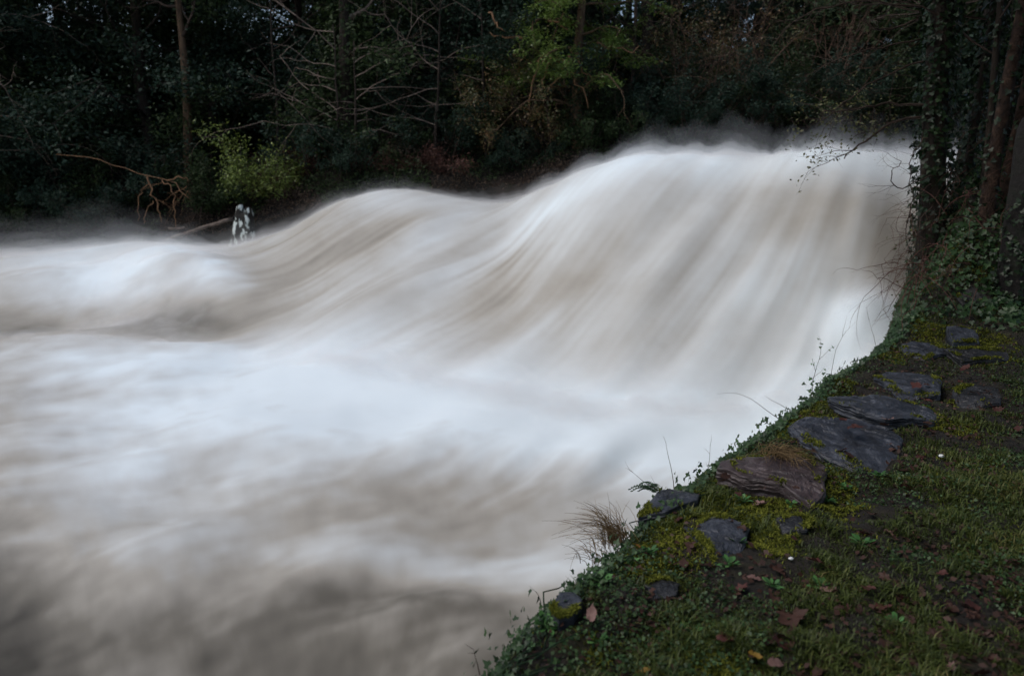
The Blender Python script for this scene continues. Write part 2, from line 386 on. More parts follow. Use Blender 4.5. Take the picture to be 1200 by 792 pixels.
for k, (hk, dk, lb) in enumerate([(.06, 2.0, 'thick low white mist clinging to the crest and foot of the fall'), (.12, 1.2, 'soft white mist rolling over the crest of the fall'), (.20, .65, 'thin spray lifting off the crest of the fall'),
                                  (.31, .34, 'thinner spray drifting just above the crest'), (.47, .17, 'faint wisps of spray over the crest'), (.66, .055, 'fainter veil of spray above the crest'), (.95, .022, 'faintest high veil of spray above the crest')]):
    crk = np.exp(-((GY-Yc-.2-.3*hk)/(.8+.9*hk))**2); ftk = np.exp(-((GY-Yf+.3)/(1.1+.6*hk))**2)*(.45+.55*sst(230, 430, PX))
    f1 = fbm(GX*(1.3/(.4+hk))+k*7.7, GY*(.9/(.4+hk))-k*3.1, o=4); f2 = fbm(GX*.16+k*2.2+5, GY*.2, o=2)
    nk = np.clip(.78+.30*f1+.40*f2+.14*L2+.16*L1, .1, 2)
    Hk = -.12+(hk+.12)*np.maximum.reduce([crk*gain*nk, 1.3*ftk*np.clip(.75+.9*f1, .05, 2), (.55+1.0*edgeL*hk)*leftw*np.clip(.85+.35*f1+.4*f2, .02, 2), 1.0*lobe*sst(30, 150, PX)*np.clip(.6+.8*f1, .05, 2), 1.2*G(1018, 392, 42, 36)])
    mist(dk*.85, Hk, lb)

# ------------------------------------------------------------------ FAR BANK
fb = ctrl([(-900, 292, 26.0), (-200, 292, 25.5), (0, 290, 25), (150, 290, 24.6), (300, 270, 24.2), (400, 236, 24), (450, 222, 24), (600, 226, 24), (690, 196, 23.5), (750, 184, 24), (900, 176, 25), (1080, 172, 26), (1800, 172, 28)])
def far_ground(x, Y, detail=True):
    a = np.clip(np.asarray(x, float)/Y, -2.2, 1.5)
    yb = smooth_interp(a, fb[:, 0], fb[:, 1], .05); zb = smooth_interp(a, fb[:, 0], fb[:, 2], .03)
    d = np.maximum(np.asarray(Y)-yb, -3)
    z = zb+np.where(d < 0, d*.9, .7*(1-np.exp(-np.maximum(d, 0)/.9))+.30*np.minimum(np.maximum(d, 0), 40))
    z = z+np.where(d > 40, 0, 0)
    if detail: z = z+sst(0, 1.5, d)*(.35*fbm(np.asarray(x)*.25, np.asarray(Y)*.25, o=4)+.10*fbm(np.asarray(x)*1.3, np.asarray(Y)*1.3, o=2))
    return z
aa = np.linspace(-2.2, 1.5, 420); yy = smooth_interp(aa, fb[:, 0], fb[:, 1], .05)
ts = np.concatenate([np.linspace(-1.6, 0, 8)[:-1], np.geomspace(.05, 130, 110)])
TY = yy[None, :]+ts[:, None]; TX = aa[None, :]*TY
M['forest_floor'] = mat_rough('forest_floor', [(.3, (.005, .004, .003)), (.5, (.010, .009, .006)), (.62, (.018, .011, .008)), (.75, (.012, .017, .007))], .9, 8, bstr=.8, bdist=.1, rough=.9)
mb = MB(); mb.add(np.stack([TX, TY, far_ground(TX, TY)], -1).reshape(-1, 3), grid_faces(*TX.shape))
tag(mb.build('hillside', M['forest_floor']), kind='structure')

# ------------------------------------------------------------------ NEAR BANK
EP = [(-.9, -20, 0), (-.75, -3, 0), (-.5, 0, 0)]
for px, py, z in [(545, 792, 0), (650, 700, 0), (740, 612, 0), (808, 558, 0), (880, 512, 0), (950, 462, .04), (1000, 428, .14), (1048, 398, .27), (1064, 365, .46), (1076, 330, .72), (1084, 296, 1.05)]:
    d = ray(px, py); t = (z-EYE)/d[2]; EP.append((d[0]*t, d[1]*t, z))
EP += [(8.3, 12.8, 1.7), (10.2, 15.5, 2.7), (14.0, 20, 3.6), (20, 27, 4.5), (34, 45, 6)]
EP = np.array(EP)
def edge_x(Y): return np.interp(Y, EP[:, 1], EP[:, 0])+.05*vnoise(np.asarray(Y)*1.9, 0*np.asarray(Y)+3)+.025*vnoise(np.asarray(Y)*6, 0*np.asarray(Y)+8)
def bank_z(x, Y, detail=True):
    x = np.asarray(x, float); Y = np.asarray(Y, float)
    z = np.interp(Y, EP[:, 1], EP[:, 2])
    d = x-edge_x(Y)
    z = z+.05*np.clip(d-1.2, 0, 30)+1.10*sst(7.75, 9.5, Y)*sst(-.08, .65, d)*(1+.30*vnoise(x*1.3, Y*1.3))+sst(6.4, 8.8, Y)*.16*np.clip(d-.25, 0, 3)
    z = z-.10*np.exp(-np.maximum(d, 0)/.08)
    if detail:
        z = z+.065*fbm(x*1.1, Y*1.1, o=3)+.055*fbm(x*4.2+9, Y*4.2, o=3)+.014*np.abs(vnoise(x*17, Y*17))
    return z
ys = np.concatenate([np.linspace(-20, 1.4, 40)[:-1], np.linspace(1.4, 5.5, 230)[:-1], np.linspace(5.5, 11, 170)[:-1], np.linspace(11, 45, 60)])
ds = np.concatenate([[-.55, -.42, -.30, -.18, -.09], np.linspace(0, 3.2, 150), np.geomspace(3.3, 40, 40)])
BY = np.repeat(ys[:, None], len(ds), 1); BX = edge_x(ys)[:, None]+ds[None, :]
drop = np.interp(ds, [-.55, -.42, -.30, -.18, -.09, 0], [-3.4, -2.2, -1.1, -.45, -.16, 0])
BZ = bank_z(np.maximum(BX, edge_x(BY)), BY)+drop[None, :]
BX = BX+np.where(ds < 0, 1, 0)[None, :]*.10*fbm(BY*2, BZ*2, o=3)
m, nt, b = newmat('bank_soil')
f1 = noise(nt, 2.4, 6); f2 = noise(nt, 11, 6)
c1 = ramp(nt, [(.36, (.008, .006, .005)), (.52, (.016, .012, .007)), (.64, (.036, .036, .008)), (.74, (.075, .072, .012))], math_(nt, 'ADD', math_(nt, 'MULTIPLY', f1, .6), math_(nt, 'MULTIPLY', f2, .4)))
nt.links.new(c1, b.inputs['Base Color']); b.inputs['Roughness'].default_value = .85
bump(nt, b, noise(nt, 38, 8, rough=.75), 1.0, .03)
mb = MB(); mb.add(np.stack([BX, BY, BZ], -1).reshape(-1, 3), grid_faces(*BX.shape))
tag(mb.build('ground', m), kind='structure')

def hit(px, py, h=0.0, plane=None):
    """point of the bank (plus h) seen in that direction"""
    d = ray(px, py); Yv = np.geomspace(1.3, 14, 700); t = Yv/d[1]
    zz = EYE+d[2]*t; g_ = bank_z(d[0]*t, Yv)+h
    b_ = np.where((zz <= g_) & (d[0]*t > edge_x(Yv)-.25))[0]; i = b_[0] if len(b_) else int(np.argmin(np.abs(zz-g_)))
    return np.array([d[0]*t[i], Yv[i], zz[i]])

# stones ------------------------------------------------------------
def stone(outline, h, thick, mat, label, gx=0, gy=0, seed=0, rough=1.0, name='stone_slab'):
    r = np.random.default_rng(seed)
    o = np.array(outline, float); cpx = o.mean(0)
    c = hit(cpx[0], cpx[1], h)
    P = []
    for px, py in o:
        d = ray(px, py)
        # ray with the tilted top plane through c
        nrm = np.array([-gx, -gy, 1.]); t = np.dot(nrm, c-np.array([0, 0, EYE]))/np.dot(nrm, d)
        t = np.clip(t, .6*c[1]/d[1], 1.5*c[1]/d[1]); P.append(np.array([0, 0, EYE])+d*t)
    P = np.array(P); P = P.mean(0)+(P-P.mean(0))*1.10; n = len(P); K = 110
    # resample the outline by length, with broken edges
    cl_ = np.concatenate([P, P[:1]]); seg = np.linalg.norm(np.diff(cl_, axis=0), axis=1); cs = np.concatenate([[0], np.cumsum(seg)])
    tt = np.linspace(0, cs[-1], K, endpoint=False)
    Q = np.stack([np.interp(tt, cs, cl_[:, i]) for i in range(3)], 1)
    ce = Q.mean(0); size = np.linalg.norm(Q-ce, axis=1).mean()
    V = []; NR = 26
    jag = 1+rough*.07*np.interp(np.arange(K), np.linspace(0, K, 17), np.append(jg := r.uniform(-1, 1, 16), jg[0]))
    nd = r.uniform(0, 2*pi, 7); nc = r.uniform(.45, .95, 7); ns = r.uniform(.04, .28, 7)
    ld = r.uniform(-.5, .5)
    def relief(x, y):
        u, v = (x-ce[0])/size, (y-ce[1])/size; hh = 0*x
        for a_, c_, s_ in zip(nd, nc, ns): hh = hh-np.maximum(0, u*np.cos(a_)+v*np.sin(a_)-c_)*s_     # chipped facets
        lay = 2.2*fbm(u*1.1+seed*3.1, v*1.1, o=3)+ld*u+.5*v
        ter = np.floor(lay*2.0)+sst(.75, 1.0, lay*2.0-np.floor(lay*2.0))
        hh = hh+.026*ter+.022*fbm(u*6+seed, v*6, o=5)                                                   # split layers
        return size*hh*rough
    for i in range(NR):
        f = i/(NR-1)
        ring = ce+(Q-ce)*(f*(1+(jag-1)*f*f))[:, None]
        ring[:, 2] += relief(ring[:, 0], ring[:, 1])-(size*.018 if i == NR-1 else 0)
        V.append(ring)
    for j, (f, o_) in enumerate([(.08, 1.012), (.22, .998), (.30, 1.015), (.48, .985), (.55, 1.0), (.8, .965), (1.0, .975), (1.6, .90)]):
        ring = ce+(Q-ce)*(jag*(o_+rough*.030*vnoise(Q[:, 0]*12+j*1.5, Q[:, 1]*12+seed)))[:, None]
        ring[:, 2] = V[NR-1][:, 2]-thick*f
        V.append(ring)
    V = np.array(V); i, j = np.meshgrid(np.arange(len(V)-1), np.arange(K), indexing='ij'); j2 = (j+1) % K
    F = np.stack([i*K+j, i*K+j2, (i+1)*K+j2, (i+1)*K+j], -1).reshape(-1, 4)
    base = np.array([ce[0], ce[1], ce[2]-thick])
    mb = MB(); mb.add(V.reshape(-1, 3)-base, F)
    ob = mb.build(name, mat, smooth=False); ob.location = base
    return tag(ob, label, 'stone'), V[:NR].reshape(-1, 3)
STONES = []
def st(ol, h, th, *a, **k):
    o, tp = stone(ol, h*.95+.008, th, *a, **k); STONES.append(tp); return o
st([(847, 546), (868, 528), (893, 527), (930, 533), (963, 544), (962, 565), (948, 578), (918, 562), (880, 556)], .10, .10, M['purple_stone'], 'purplish brown slab with a thick undercut front edge and straw lying on it', gx=-.05, gy=.02, seed=1)
st([(929, 493), (952, 486), (985, 488), (1020, 496), (1056, 511), (1051, 528), (1028, 549), (1000, 538), (965, 521)], .09, .11, M['slate'], 'largest grey slate slab on the bank, red leaf on top and dark hollow beneath', gx=-.10, gy=.10, seed=2)
st([(972, 464), (1000, 457), (1040, 464), (1080, 472), (1116, 479), (1090, 487), (1040, 486), (1010, 480)], .09, .09, M['slate'], 'long narrow slate slab with ridged layers behind the largest slab', gx=-.03, gy=.06, seed=3, rough=1.2)
st([(1030, 440), (1050, 432), (1080, 433), (1100, 443), (1098, 455), (1060, 456)], .08, .09, M['slate'], 'smooth rounded blue grey stone behind the long ridged slab', seed=4, rough=.7)
st([(806, 612), (826, 601), (850, 599), (876, 614), (872, 634), (853, 650), (838, 657), (826, 634)], .035, .05, M['slate'], 'rough flaky grey slab lying flat in moss below the purplish slab', seed=5, rough=1.0)
st([(752, 598), (772, 578), (796, 566), (822, 570), (815, 584), (780, 597)], .07, .08, M['slate'], 'blue grey slab at the brink beside the brown grass tuft', gx=.05, seed=6, rough=.7)
st([(648, 712), (656, 695), (672, 692), (681, 702), (672, 716), (656, 720)], .05, .06, M['slate'], 'small dark blue stone among ivy near the bottom of the bank edge', seed=7, rough=.7)
st([(1058, 402), (1072, 397), (1100, 404), (1112, 412), (1085, 416), (1064, 411)], .06, .10, M['slate'], 'thin dark slab at the brink below the ivy mound', gy=.15, seed=8)
st([(1112, 408), (1140, 406), (1176, 412), (1180, 420), (1130, 420)], .05, .10, M['wet_dark_stone'], 'long dark stone step between the thin brink slab and the frame edge', gy=.2, seed=9)
st([(1112, 384), (1126, 379), (1142, 382), (1146, 398), (1118, 400)], .10, .14, M['slate'], 'blocky grey stone on the slope under the ivy mound', gy=.35, seed=10)
st([(1118, 456), (1140, 449), (1168, 455), (1170, 468), (1128, 468)], .04, .07, M['wet_dark_stone'], 'low worn dark stone in the path right of the long ridged slab', seed=11)
st([(1122, 345), (1140, 334), (1162, 338), (1162, 350), (1130, 354)], .05, .12, M['mossy_stone'], 'pale grey mossy rock peeping out of the ivy mound', gy=.75, seed=12)
st([(758, 684), (775, 676), (795, 682), (790, 696), (768, 699)], .025, .04, M['wet_dark_stone'], 'small dark stone half buried in grass below the flaky slab', seed=13, rough=.7)
st([(912, 606), (930, 600), (950, 606), (944, 618), (920, 618)], .02, .04, M['wet_dark_stone'], 'half buried dark stone in the grass right of the flaky slab', seed=14, rough=.8)
allst = np.concatenate(STONES)
def near_stone(x, y, d):
    k = np.full(len(x), False)
    for tp in STONES:
        c = tp.mean(0); rad = np.linalg.norm(tp[:, :2]-c[:2], axis=1).max()
        idx = np.where((np.abs(x-c[0]) < rad+d) & (np.abs(y-c[1]) < rad+d))[0]
        for i in idx:
            if np.min((tp[:, 0]-x[i])**2+(tp[:, 1]-y[i])**2) < d*d: k[i] = True
    return k

# ground cover --------------------------------------------------------
def scatter(n, y0, y1, dmin, dmax, r, power=2.0):
    """points on the bank, thinning with distance"""
    u = r.uniform(0, 1, int(n*1.3)); Y = y0*(y1/y0)**u
    n = len(u); d = dmin+(np.minimum(dmax, .75*Y+2.4)-dmin)*r.uniform(0, 1, n)
    x = edge_x(Y)+d
    k = (x < .80*Y+2.4)
    return x[k], Y[k], d[k]
def blades(mb, P, H, W, lean, r, tone=None, ctr=None):
    n = len(P)
    az = r.uniform(0, 2*pi, n)
    D = np.stack([np.cos(az), np.sin(az), 0*az], 1); Sd = np.stack([-np.sin(az), np.cos(az), 0*az], 1)
    H = H[:, None]; W = W[:, None]; ln_ = lean[:, None]; Z = np.array([0, 0, 1.])
    p1 = P+Z*H*.55+D*H*ln_*.30; p2 = P+Z*H*(1-.35*ln_)+D*H*ln_*.95
    v = np.stack([P-Sd*W, P+Sd*W, p1+Sd*W*.8, p1-Sd*W*.8, p2], 1)
    base = np.arange(n)[:, None]*5
    t = r.uniform(0, 1, n) if tone is None else tone
    mb.add(v.reshape(-1, 3), base+np.array([[0, 1, 2, 3]]), base+np.array([[3, 2, 4]]), np.repeat(t, 5))
r = np.random.default_rng(21)
x, Y, d = scatter(170000, 1.7, 10, .0, 6, r)
pat = fbm(x*1.6+4, Y*1.6, o=3)+.5*fbm(x*6, Y*6, o=2)
moist = sst(.9, .1, d/ (.55*Y))                       # mossier towards the brink
k = (pat > -.24+.26*d/(.5*Y+.6)+.28*r.uniform(-1, 1, len(x))) & ~near_stone(x, Y, .015)
x, Y, d, pat = x[k], Y[k], d[k], pat[k]
P = np.stack([x, Y, bank_z(x, Y)-.004], 1)
mb = MB(); H = r.uniform(.012, .045, len(x))*(.7+1.3*sst(-.1, .55, pat+.4*vnoise(x*14, Y*14)))
blades(mb, P, H, .0016+.0005*Y*r.uniform(.6, 1.3, len(x)), r.uniform(.3, 1.4, len(x)), r, np.clip(.35+.5*pat+r.uniform(-.35, .4, len(x)), 0, 1))
tag(mb.build('grass', M['grass']), 'short dark green grass growing over the bank', 'grass', kind='stuff')
x, Y, d = scatter(230000, 1.8, 9, .0, 3.0, r)
mz = fbm(x*2.3+11, Y*2.3+5, o=3)-.25*d/(.35*Y)
hot = np.zeros(len(x))
for hx, hy, hs in [(770, 610, 40), (840, 575, 30), (890, 590, 18), (1000, 480, 26), (940, 500, 26), (1110, 400, 20), (760, 650, 30), (980, 460, 26), (960, 565, 20), (1100, 495, 24), (905, 640, 26)]:
    c = hit(hx, hy); sc_ = hs/800*c[1]*1.1
    hot = np.maximum(hot, np.exp(-.5*(((x-c[0])/sc_)**2+((Y-c[1])/(sc_*1.8))**2)))
k = (mz+1.0*hot > .20+.12*r.normal(size=len(x))) & ~near_stone(x, Y, .008)
x, Y = x[k], Y[k]
P = np.stack([x, Y, bank_z(x, Y)-.003+.012*(fbm(x*9, Y*9, o=2)+.3)], 1)
rim = []
for tp in STONES:
    T_ = tp.reshape(26, -1, 3)[19:]; sel = T_[r.integers(0, 7, 2600), r.integers(0, T_.shape[1], 2600)]+r.normal(0, .006, (2600, 3))*[1, 1, 0]
    rim.append(sel[fbm(sel[:, 0]*7, sel[:, 1]*7, o=3) > .22+.1*r.normal(size=2600)])
rim = np.concatenate(rim); P = np.concatenate([P, rim]); x, Y = P[:, 0], P[:, 1]
mb = MB(); blades(mb, P, r.uniform(.010, .024, len(x)), .0022+.0006*Y*r.uniform(.6, 1.2, len(x)), r.uniform(.3, 1.5, len(x)), r)
tag(mb.build('moss', M['moss']), 'yellow green moss cushions along the bank edge and between slabs', 'moss', kind='stuff')

# small broad-leaved weeds in patches
r = np.random.default_rng(27); x, Y, d = scatter(60000, 1.8, 9, .05, 4.0, r); pw = fbm(x*2.1-6, Y*2.1+3, o=3)
k = (pw > .02+.1*r.normal(size=len(x))+.15*d/(.5*Y+.6)) & ~near_stone(x, Y, .03); x, Y = x[k], Y[k]
mb = MB(); leaves(mb, np.stack([x, Y, bank_z(x, Y)+r.uniform(.006, .04, len(x))], 1), .018, r, .9, slim=.75)
tag(mb.build('low_weeds', M['low_weed']), 'tiny broad leaved weeds growing in patches through the grass', 'weeds', kind='stuff')

# ivy trailing along the brink and over the mound
r = np.random.default_rng(31); mb = MB()
n = 11000; Y = 1.7*(12/1.7)**r.uniform(0, 1, n); d = r.normal(-.02, .075, n)
clump = fbm(Y*1.3, 0*Y+2, o=2)
k = clump+.5*r.uniform(-1, 1, n) > np.interp(Y, [1.7, 2.6, 3.2, 3.9, 4.4, 12], [-.5, -.4, -.1, .1, -.4, -.8]); Y, d = Y[k], d[k]; x = edge_x(Y)+d
z = bank_z(np.maximum(x, edge_x(Y)), Y)+np.where(d < 0, d*2.2, 0)+r.uniform(0, .07, len(x))
N = np.stack([-.7+.5*r.normal(size=len(x)), -.5+.5*r.normal(size=len(x)), .8+.3*r.normal(size=len(x))], 1)
ivy_leaves(mb, np.stack([x, Y, z], 1), .017+.0028*Y[:, None, None], N, r)
# thick ivy on the face of the wall below
n = 7000; Y = r.uniform(1.7, 12, n); zz = -2.0*r.uniform(0, 1, n)**1.2; x = edge_x(Y)-.05-.16*np.minimum(-zz, 1.4)+r.normal(0, .04, n)
ivy_leaves(mb, np.stack([x, Y, np.interp(Y, EP[:, 1], EP[:, 2])+zz], 1), .018+.004*Y[:, None, None], np.stack([-1+.4*r.normal(size=n), -.2+.4*r.normal(size=n), .4+.3*r.normal(size=n)], 1), r)
n = 6000; Y = r.uniform(7.2, 12.5, n); dd = -.5*r.uniform(0, 1, n); x = edge_x(Y)+dd-.04
ivy_leaves(mb, np.stack([x, Y, bank_z(edge_x(Y), Y)+np.interp(dd, [-.55, -.42, -.30, -.18, -.09, 0], [-3.4, -2.2, -1.1, -.45, -.16, 0])+r.uniform(0, .12, n)], 1), .055, np.stack([-1+.5*r.normal(size=n), -.6+.4*r.normal(size=n), .4+.3*r.normal(size=n)], 1), r)
# mound
n = 16000; Y = r.uniform(7.4, 12.5, n); d = r.uniform(-.15, 4.0, n)
k = fbm(Y*.8, d*.8, o=2)+.9*sst(7.4, 8.8, Y) > -.05+.25*r.uniform(-1, 1, n); Y, d = Y[k], d[k]; x = edge_x(Y)+d
z = bank_z(np.maximum(x, edge_x(Y)), Y)+np.where(d < 0, d*2.2, 0)+r.uniform(.0, .14, len(x))
ivy_leaves(mb, np.stack([x, Y, z], 1), .06, np.stack([-.3+.6*r.normal(size=len(x)), -.8+.5*r.normal(size=len(x)), .7+.3*r.normal(size=len(x))], 1), r)
# trailing stems
for i in range(60):
    Y0_ = 1.8*(11/1.8)**r.uniform(); p = np.array([edge_x(Y0_)+r.uniform(-.05, .12), Y0_, 0]); pts = []
    for q in range(6):
        pts.append(p.copy()+[0, 0, float(bank_z(max(p[0], float(edge_x(p[1]))), p[1]))+.02+.02*r.uniform()]); p = p+np.array([r.normal(0, .04)+.05, r.uniform(.02, .09), 0])
    tube(mb, pts, .0035, 4, .02)
tag(mb.build('ivy_cover', M['ivy']), 'glossy green ivy trailing along the brink of the bank', 'ivy', kind='stuff')

# leaf shapes for fallen leaves
def leaf_mesh(seed, kind):
    r = np.random.default_rng(seed); K = 20
    th = np.linspace(0, 2*pi, K, endpoint=False)
    if kind == 'oak': rad = .5*(1+.22*np.cos(7*th+.6))*(1-.35*np.abs(np.sin(th)))
    elif kind == 'maple': rad = .5*(.66+.42*np.abs(np.cos(2.5*th)))
    else: rad = .5*(1-.42*np.abs(np.sin(th)))
    rad = rad*(1+.08*r.normal(size=K)); sp_ = .12*r.normal(); cu = r.uniform(.25, .8)
    V = [[0, 0, 0]]
    for f in (.5, 1.0):
        X_, Y_ = rad*np.cos(th)*f, rad*np.sin(th)*f
        Z_ = cu*(Y_**2)*1.2+.5*cu*r.uniform(-.3, 1)*X_**2+.05*f*r.normal(size=K)+sp_*X_*Y_
        V += list(np.stack([X_, Y_, Z_], 1))
    T = [[0, 1+j, 1+(j+1) % K] for j in range(K)]; Qs = [[1+j, 1+K+j, 1+K+(j+1) % K, 1+(j+1) % K] for j in range(K)]
    mb = MB(); mb.add(np.array(V), Qs, T, np.repeat(r.uniform(.2, .8), len(V)))
    # stalk
    tube(mb, [[-.40, 0, .02], [-.6, .03, .03], [-.78, .02, .06]], [.018, .014, .010], 4, .2)
    return mb
LM = {}
for i, kd in enumerate(['oval', 'oak', 'maple', 'oval', 'maple', 'oak']):
    for mk in ('fl_red', 'fl_brown', 'fl_pink', 'fl_orange', 'fl_yellow'):
        pass
LMB = [leaf_mesh(100+i, kd) for i, kd in enumerate(['oval', 'oak', 'maple', 'oval', 'maple', 'oak'])]
def fallen(px, py, size, mk, label, var=0, group=None, h=.038, rr_=None):
    key = (var, mk)
    if key not in LM:
        me = LMB[var].mesh('fallen_leaf'); me.materials.append(M[mk]); LM[key] = me
    o = bpy.data.objects.new('fallen_leaf', LM[key]); C.objects.link(o)
    p = hit(px, py, 0); zt = p[2]+h
    for tp in STONES:
        dd = (tp[:, 0]-p[0])**2+(tp[:, 1]-p[1])**2; i = dd.argmin()
        if dd[i] < .05**2: zt = max(zt, tp[i, 2]+.012)
    t = (zt-EYE)/ray(px, py)[2]; q = np.array([0, 0, EYE])+ray(px, py)*t
    o.location = q
    a = rr_ or np.random.default_rng(int(px*7+py))
    o.rotation_euler = (a.normal(0, .3), a.normal(0, .3), a.uniform(0, 6.28)); o.scale = (size, size, size*1.0)
    return tag(o, label, 'leaf', group)
fallen(1003, 500, .10, 'fl_red', 'red fallen leaf resting on the largest grey slate slab', 2)
fallen(988, 492, .08, 'fl_red', 'smaller dull red leaf on the far rim of the largest slab', 0)
fallen(749, 641, .05, 'fl_orange', 'bright orange leaf standing in moss below the brown grass tuft', 0)
fallen(890, 590, .075, 'fl_pink', 'pale pinkish brown leaf in the grass in front of the purplish slab', 4)
fallen(884, 767, .05, 'fl_yellow', 'mustard yellow leaf in the grass, the right one of two at the bottom', 0)
fallen(755, 785, .045, 'fl_yellow', 'mustard yellow leaf at the very bottom edge of the bank', 3)
fallen(928, 722, .15, 'fl_brown', 'big dark lobed leaf lying in the grass at the lower middle', 1)
fallen(909, 776, .07, 'fl_pink', 'curled tan leaf at the bottom of the grassy bank', 3)
fallen(1075, 452, .10, 'fl_red', 'pinkish red leaf beside the smooth rounded stone', 4)
fallen(1130, 432, .12, 'fl_red', 'red leaf lying by the long dark stone step', 0)
fallen(955, 657, .08, 'fl_red', 'reddish leaf in the grass right of the flaky slab', 4)
fallen(693, 720, .07, 'fl_pink', 'pinkish leaf beside the small dark blue stone', 0)
r = np.random.default_rng(55)
grp = {'fl_red': ('dull reddish fallen leaf lying loose in the grass of the bank', 'dull reddish leaves scattered over the bank'),
       'fl_brown': ('dark brown wet fallen leaf lying in the grass of the bank', 'dark brown wet leaves scattered over the bank'),
       'fl_pink': ('washed out pinkish fallen leaf lying in the grass of the bank', 'washed out pinkish leaves scattered over the bank')}
nf = 0
while nf < 120:
    px, py = r.uniform(600, 1195), r.uniform(430, 790)
    ex = np.interp(py, [400, 462, 512, 558, 612, 700, 792], [1060, 960, 890, 820, 750, 660, 560])
    if px < ex+8 or r.uniform() > .35+.65*(px > 800): continue
    mk = r.choice(['fl_red', 'fl_brown', 'fl_brown', 'fl_brown', 'fl_red', 'fl_pink'], p=[.2, .2, .2, .2, .1, .1])
    fallen(px, py, r.uniform(.035, .085), mk, grp[mk][0], int(r.integers(0, 6)), grp[mk][1], h=r.uniform(.005, .028)); nf += 1
# finer litter nobody could count
x, Y, d = scatter(15000, 1.8, 9, .10, 5, r); k = fbm(x*1.4+2, Y*1.4, o=3) > -.1+.2*r.normal(size=len(x)); x, Y = x[k], Y[k]; mb = MB()
leaves(mb, np.stack([x, Y, bank_z(x, Y)+r.uniform(.002, .028, len(x))], 1), .032, r, up=1.2, slim=.7)
tag(mb.build('leaf_litter', M['fl_brown']), 'crumbled brown leaf litter between the grass blades', 'leaf litter', kind='stuff')

# pebbles
def pebble(px, py, s, label):
    mb = MB(); th = np.linspace(0, pi, 7); ph = np.linspace(0, 2*pi, 10, endpoint=False)
    V = np.array([[np.sin(t)*np.cos(p), .8*np.sin(t)*np.sin(p), .6*np.cos(t)] for t in th for p in ph]); V *= (1+.15*vnoise(V[:, 0]*2+px, V[:, 1]*2, V[:, 2]*2))[:, None]*s
    Q = [[i*10+j, i*10+(j+1) % 10, (i+1)*10+(j+1) % 10, (i+1)*10+j] for i in range(6) for j in range(10)]
    mb.add(V, Q); o = mb.build('pebble', M['pebble']); o.location = hit(px, py, .025)
    tag(o, label, 'pebble')
pebble(1103, 534, .018, 'round white pebble on the dark path right of the largest slab')
pebble(1052, 449, .017, 'tiny white pebble on the near side of the smooth rounded stone')
pebble(927, 654, .012, 'tiny white pebble in the grass right of the flaky slab')

# small weeds: rosettes of bright leaves
def rosette_mesh(seed):
    r = np.random.default_rng(seed); mb = MB()
    for i in range(13):
        az = i*2.4+r.normal(0, .2); el = r.uniform(.15, .9); L = r.uniform(.6, 1.0)
        D = np.array([cos(az)*cos(el), sin(az)*cos(el), sin(el)]); Sd = np.array([-sin(az), cos(az), 0])
        b0 = D*.25*L; w = .17*L
        v = [b0, D*.55*L+Sd*w, D*.8*L+Sd*w*.9-[0, 0, .04], D*L-[0, 0, .10], D*.8*L-Sd*w*.9-[0, 0, .04], D*.55*L-Sd*w]
        mb.add(v, [[0, 1, 2, 5], [5, 2, 3, 4]], None, r.uniform(0, 1)); tube(mb, [[0, 0, 0], b0], .03, 4, .1)
    return mb
RM = [rosette_mesh(i).mesh('weed_rosette') for i in range(3)]
for me in RM: me.materials.append(M['weed'])
ros = [(760, 652, 'bright green weed rosette right of the orange leaf'), (742, 663, 'bright green weed rosette below the orange leaf'), (703, 684, 'small green weed rosette just above the dark blue stone'),
       (862, 640, 'bright green weed at the right corner of the flaky slab'), (927, 594, 'pale green weed clump below the purplish slab'), (870, 590, 'green weed left of the pale pinkish leaf'),
       (640, 738, 'bright weed rosette low among the brink ivy'), (855, 665, 'green weed just below the flaky slab'), (968, 590, 'green weed under the right end of the purplish slab'), (700, 755, 'green weed in the grass near the bottom of the bank'),
       (990, 575, 'green weed below the dark hollow of the largest slab'), (1050, 735, 'green weed alone in the dark lower right grass'), (1030, 560, 'green weed at the right foot of the largest slab'), (1085, 480, 'bright mossy weed on the far path side of the long slab'),
       (810, 745, 'green weed in the lower left grass'), (905, 690, 'green weed in the middle of the grass'), (960, 690, 'green weed above the big dark lobed leaf'), (1010, 640, 'green weed in the right middle grass')]
for i, (px, py, lb) in enumerate(ros):
    o = bpy.data.objects.new('weed_rosette', RM[i % 3]); C.objects.link(o); o.location = hit(px, py, 0.0)+np.array([0, 0, .012]); s = r.uniform(.055, .085); o.scale = (s, s, s); o.rotation_euler = (0, 0, r.uniform(0, 6))
    tag(o, lb, 'weed')

# tufts of dead grass, twigs and seedlings at the brink
def tuft(px, py, n, L, lean, label, az0, spread, w=.0022, lift=0.0, mat='dead_grass', name='grass_tuft'):
    r = np.random.default_rng(int(px)); base = hit(px, py, lift); mb = MB()
    for i in range(n):
        az = az0+r.normal(0, spread); l = L*r.uniform(.4, 1.1); k = lean*r.uniform(.4, 1.2); p0 = np.array([r.normal(0, .045), r.normal(0, .045), -.02])
        D = np.array([cos(az), sin(az), 0]); pts = [p0+D*l*k*t*t+np.array([0, 0, l*(t*(1-.25*k)-.45*k*t**3)]) for t in np.linspace(0, 1, 6)]
        tube(mb, pts, w*np.linspace(1, .25, 6), 3, r.uniform())
    o = mb.build(name, M[mat]); o.location = base; return tag(o, label, 'grass tuft')
tuft(722, 632, 150, .30, 1.0, 'tuft of long brown dead grass hanging over the brink', 2.7, .9)
tuft(702, 655, 40, .17, 1.0, 'small low tuft of brown grass under the big brown tuft', 2.9, .8)
tuft(912, 529, 170, .16, 1.6, 'flattened golden straw lying on the purplish slab', -.9, 1.3, lift=.12, w=.0026)
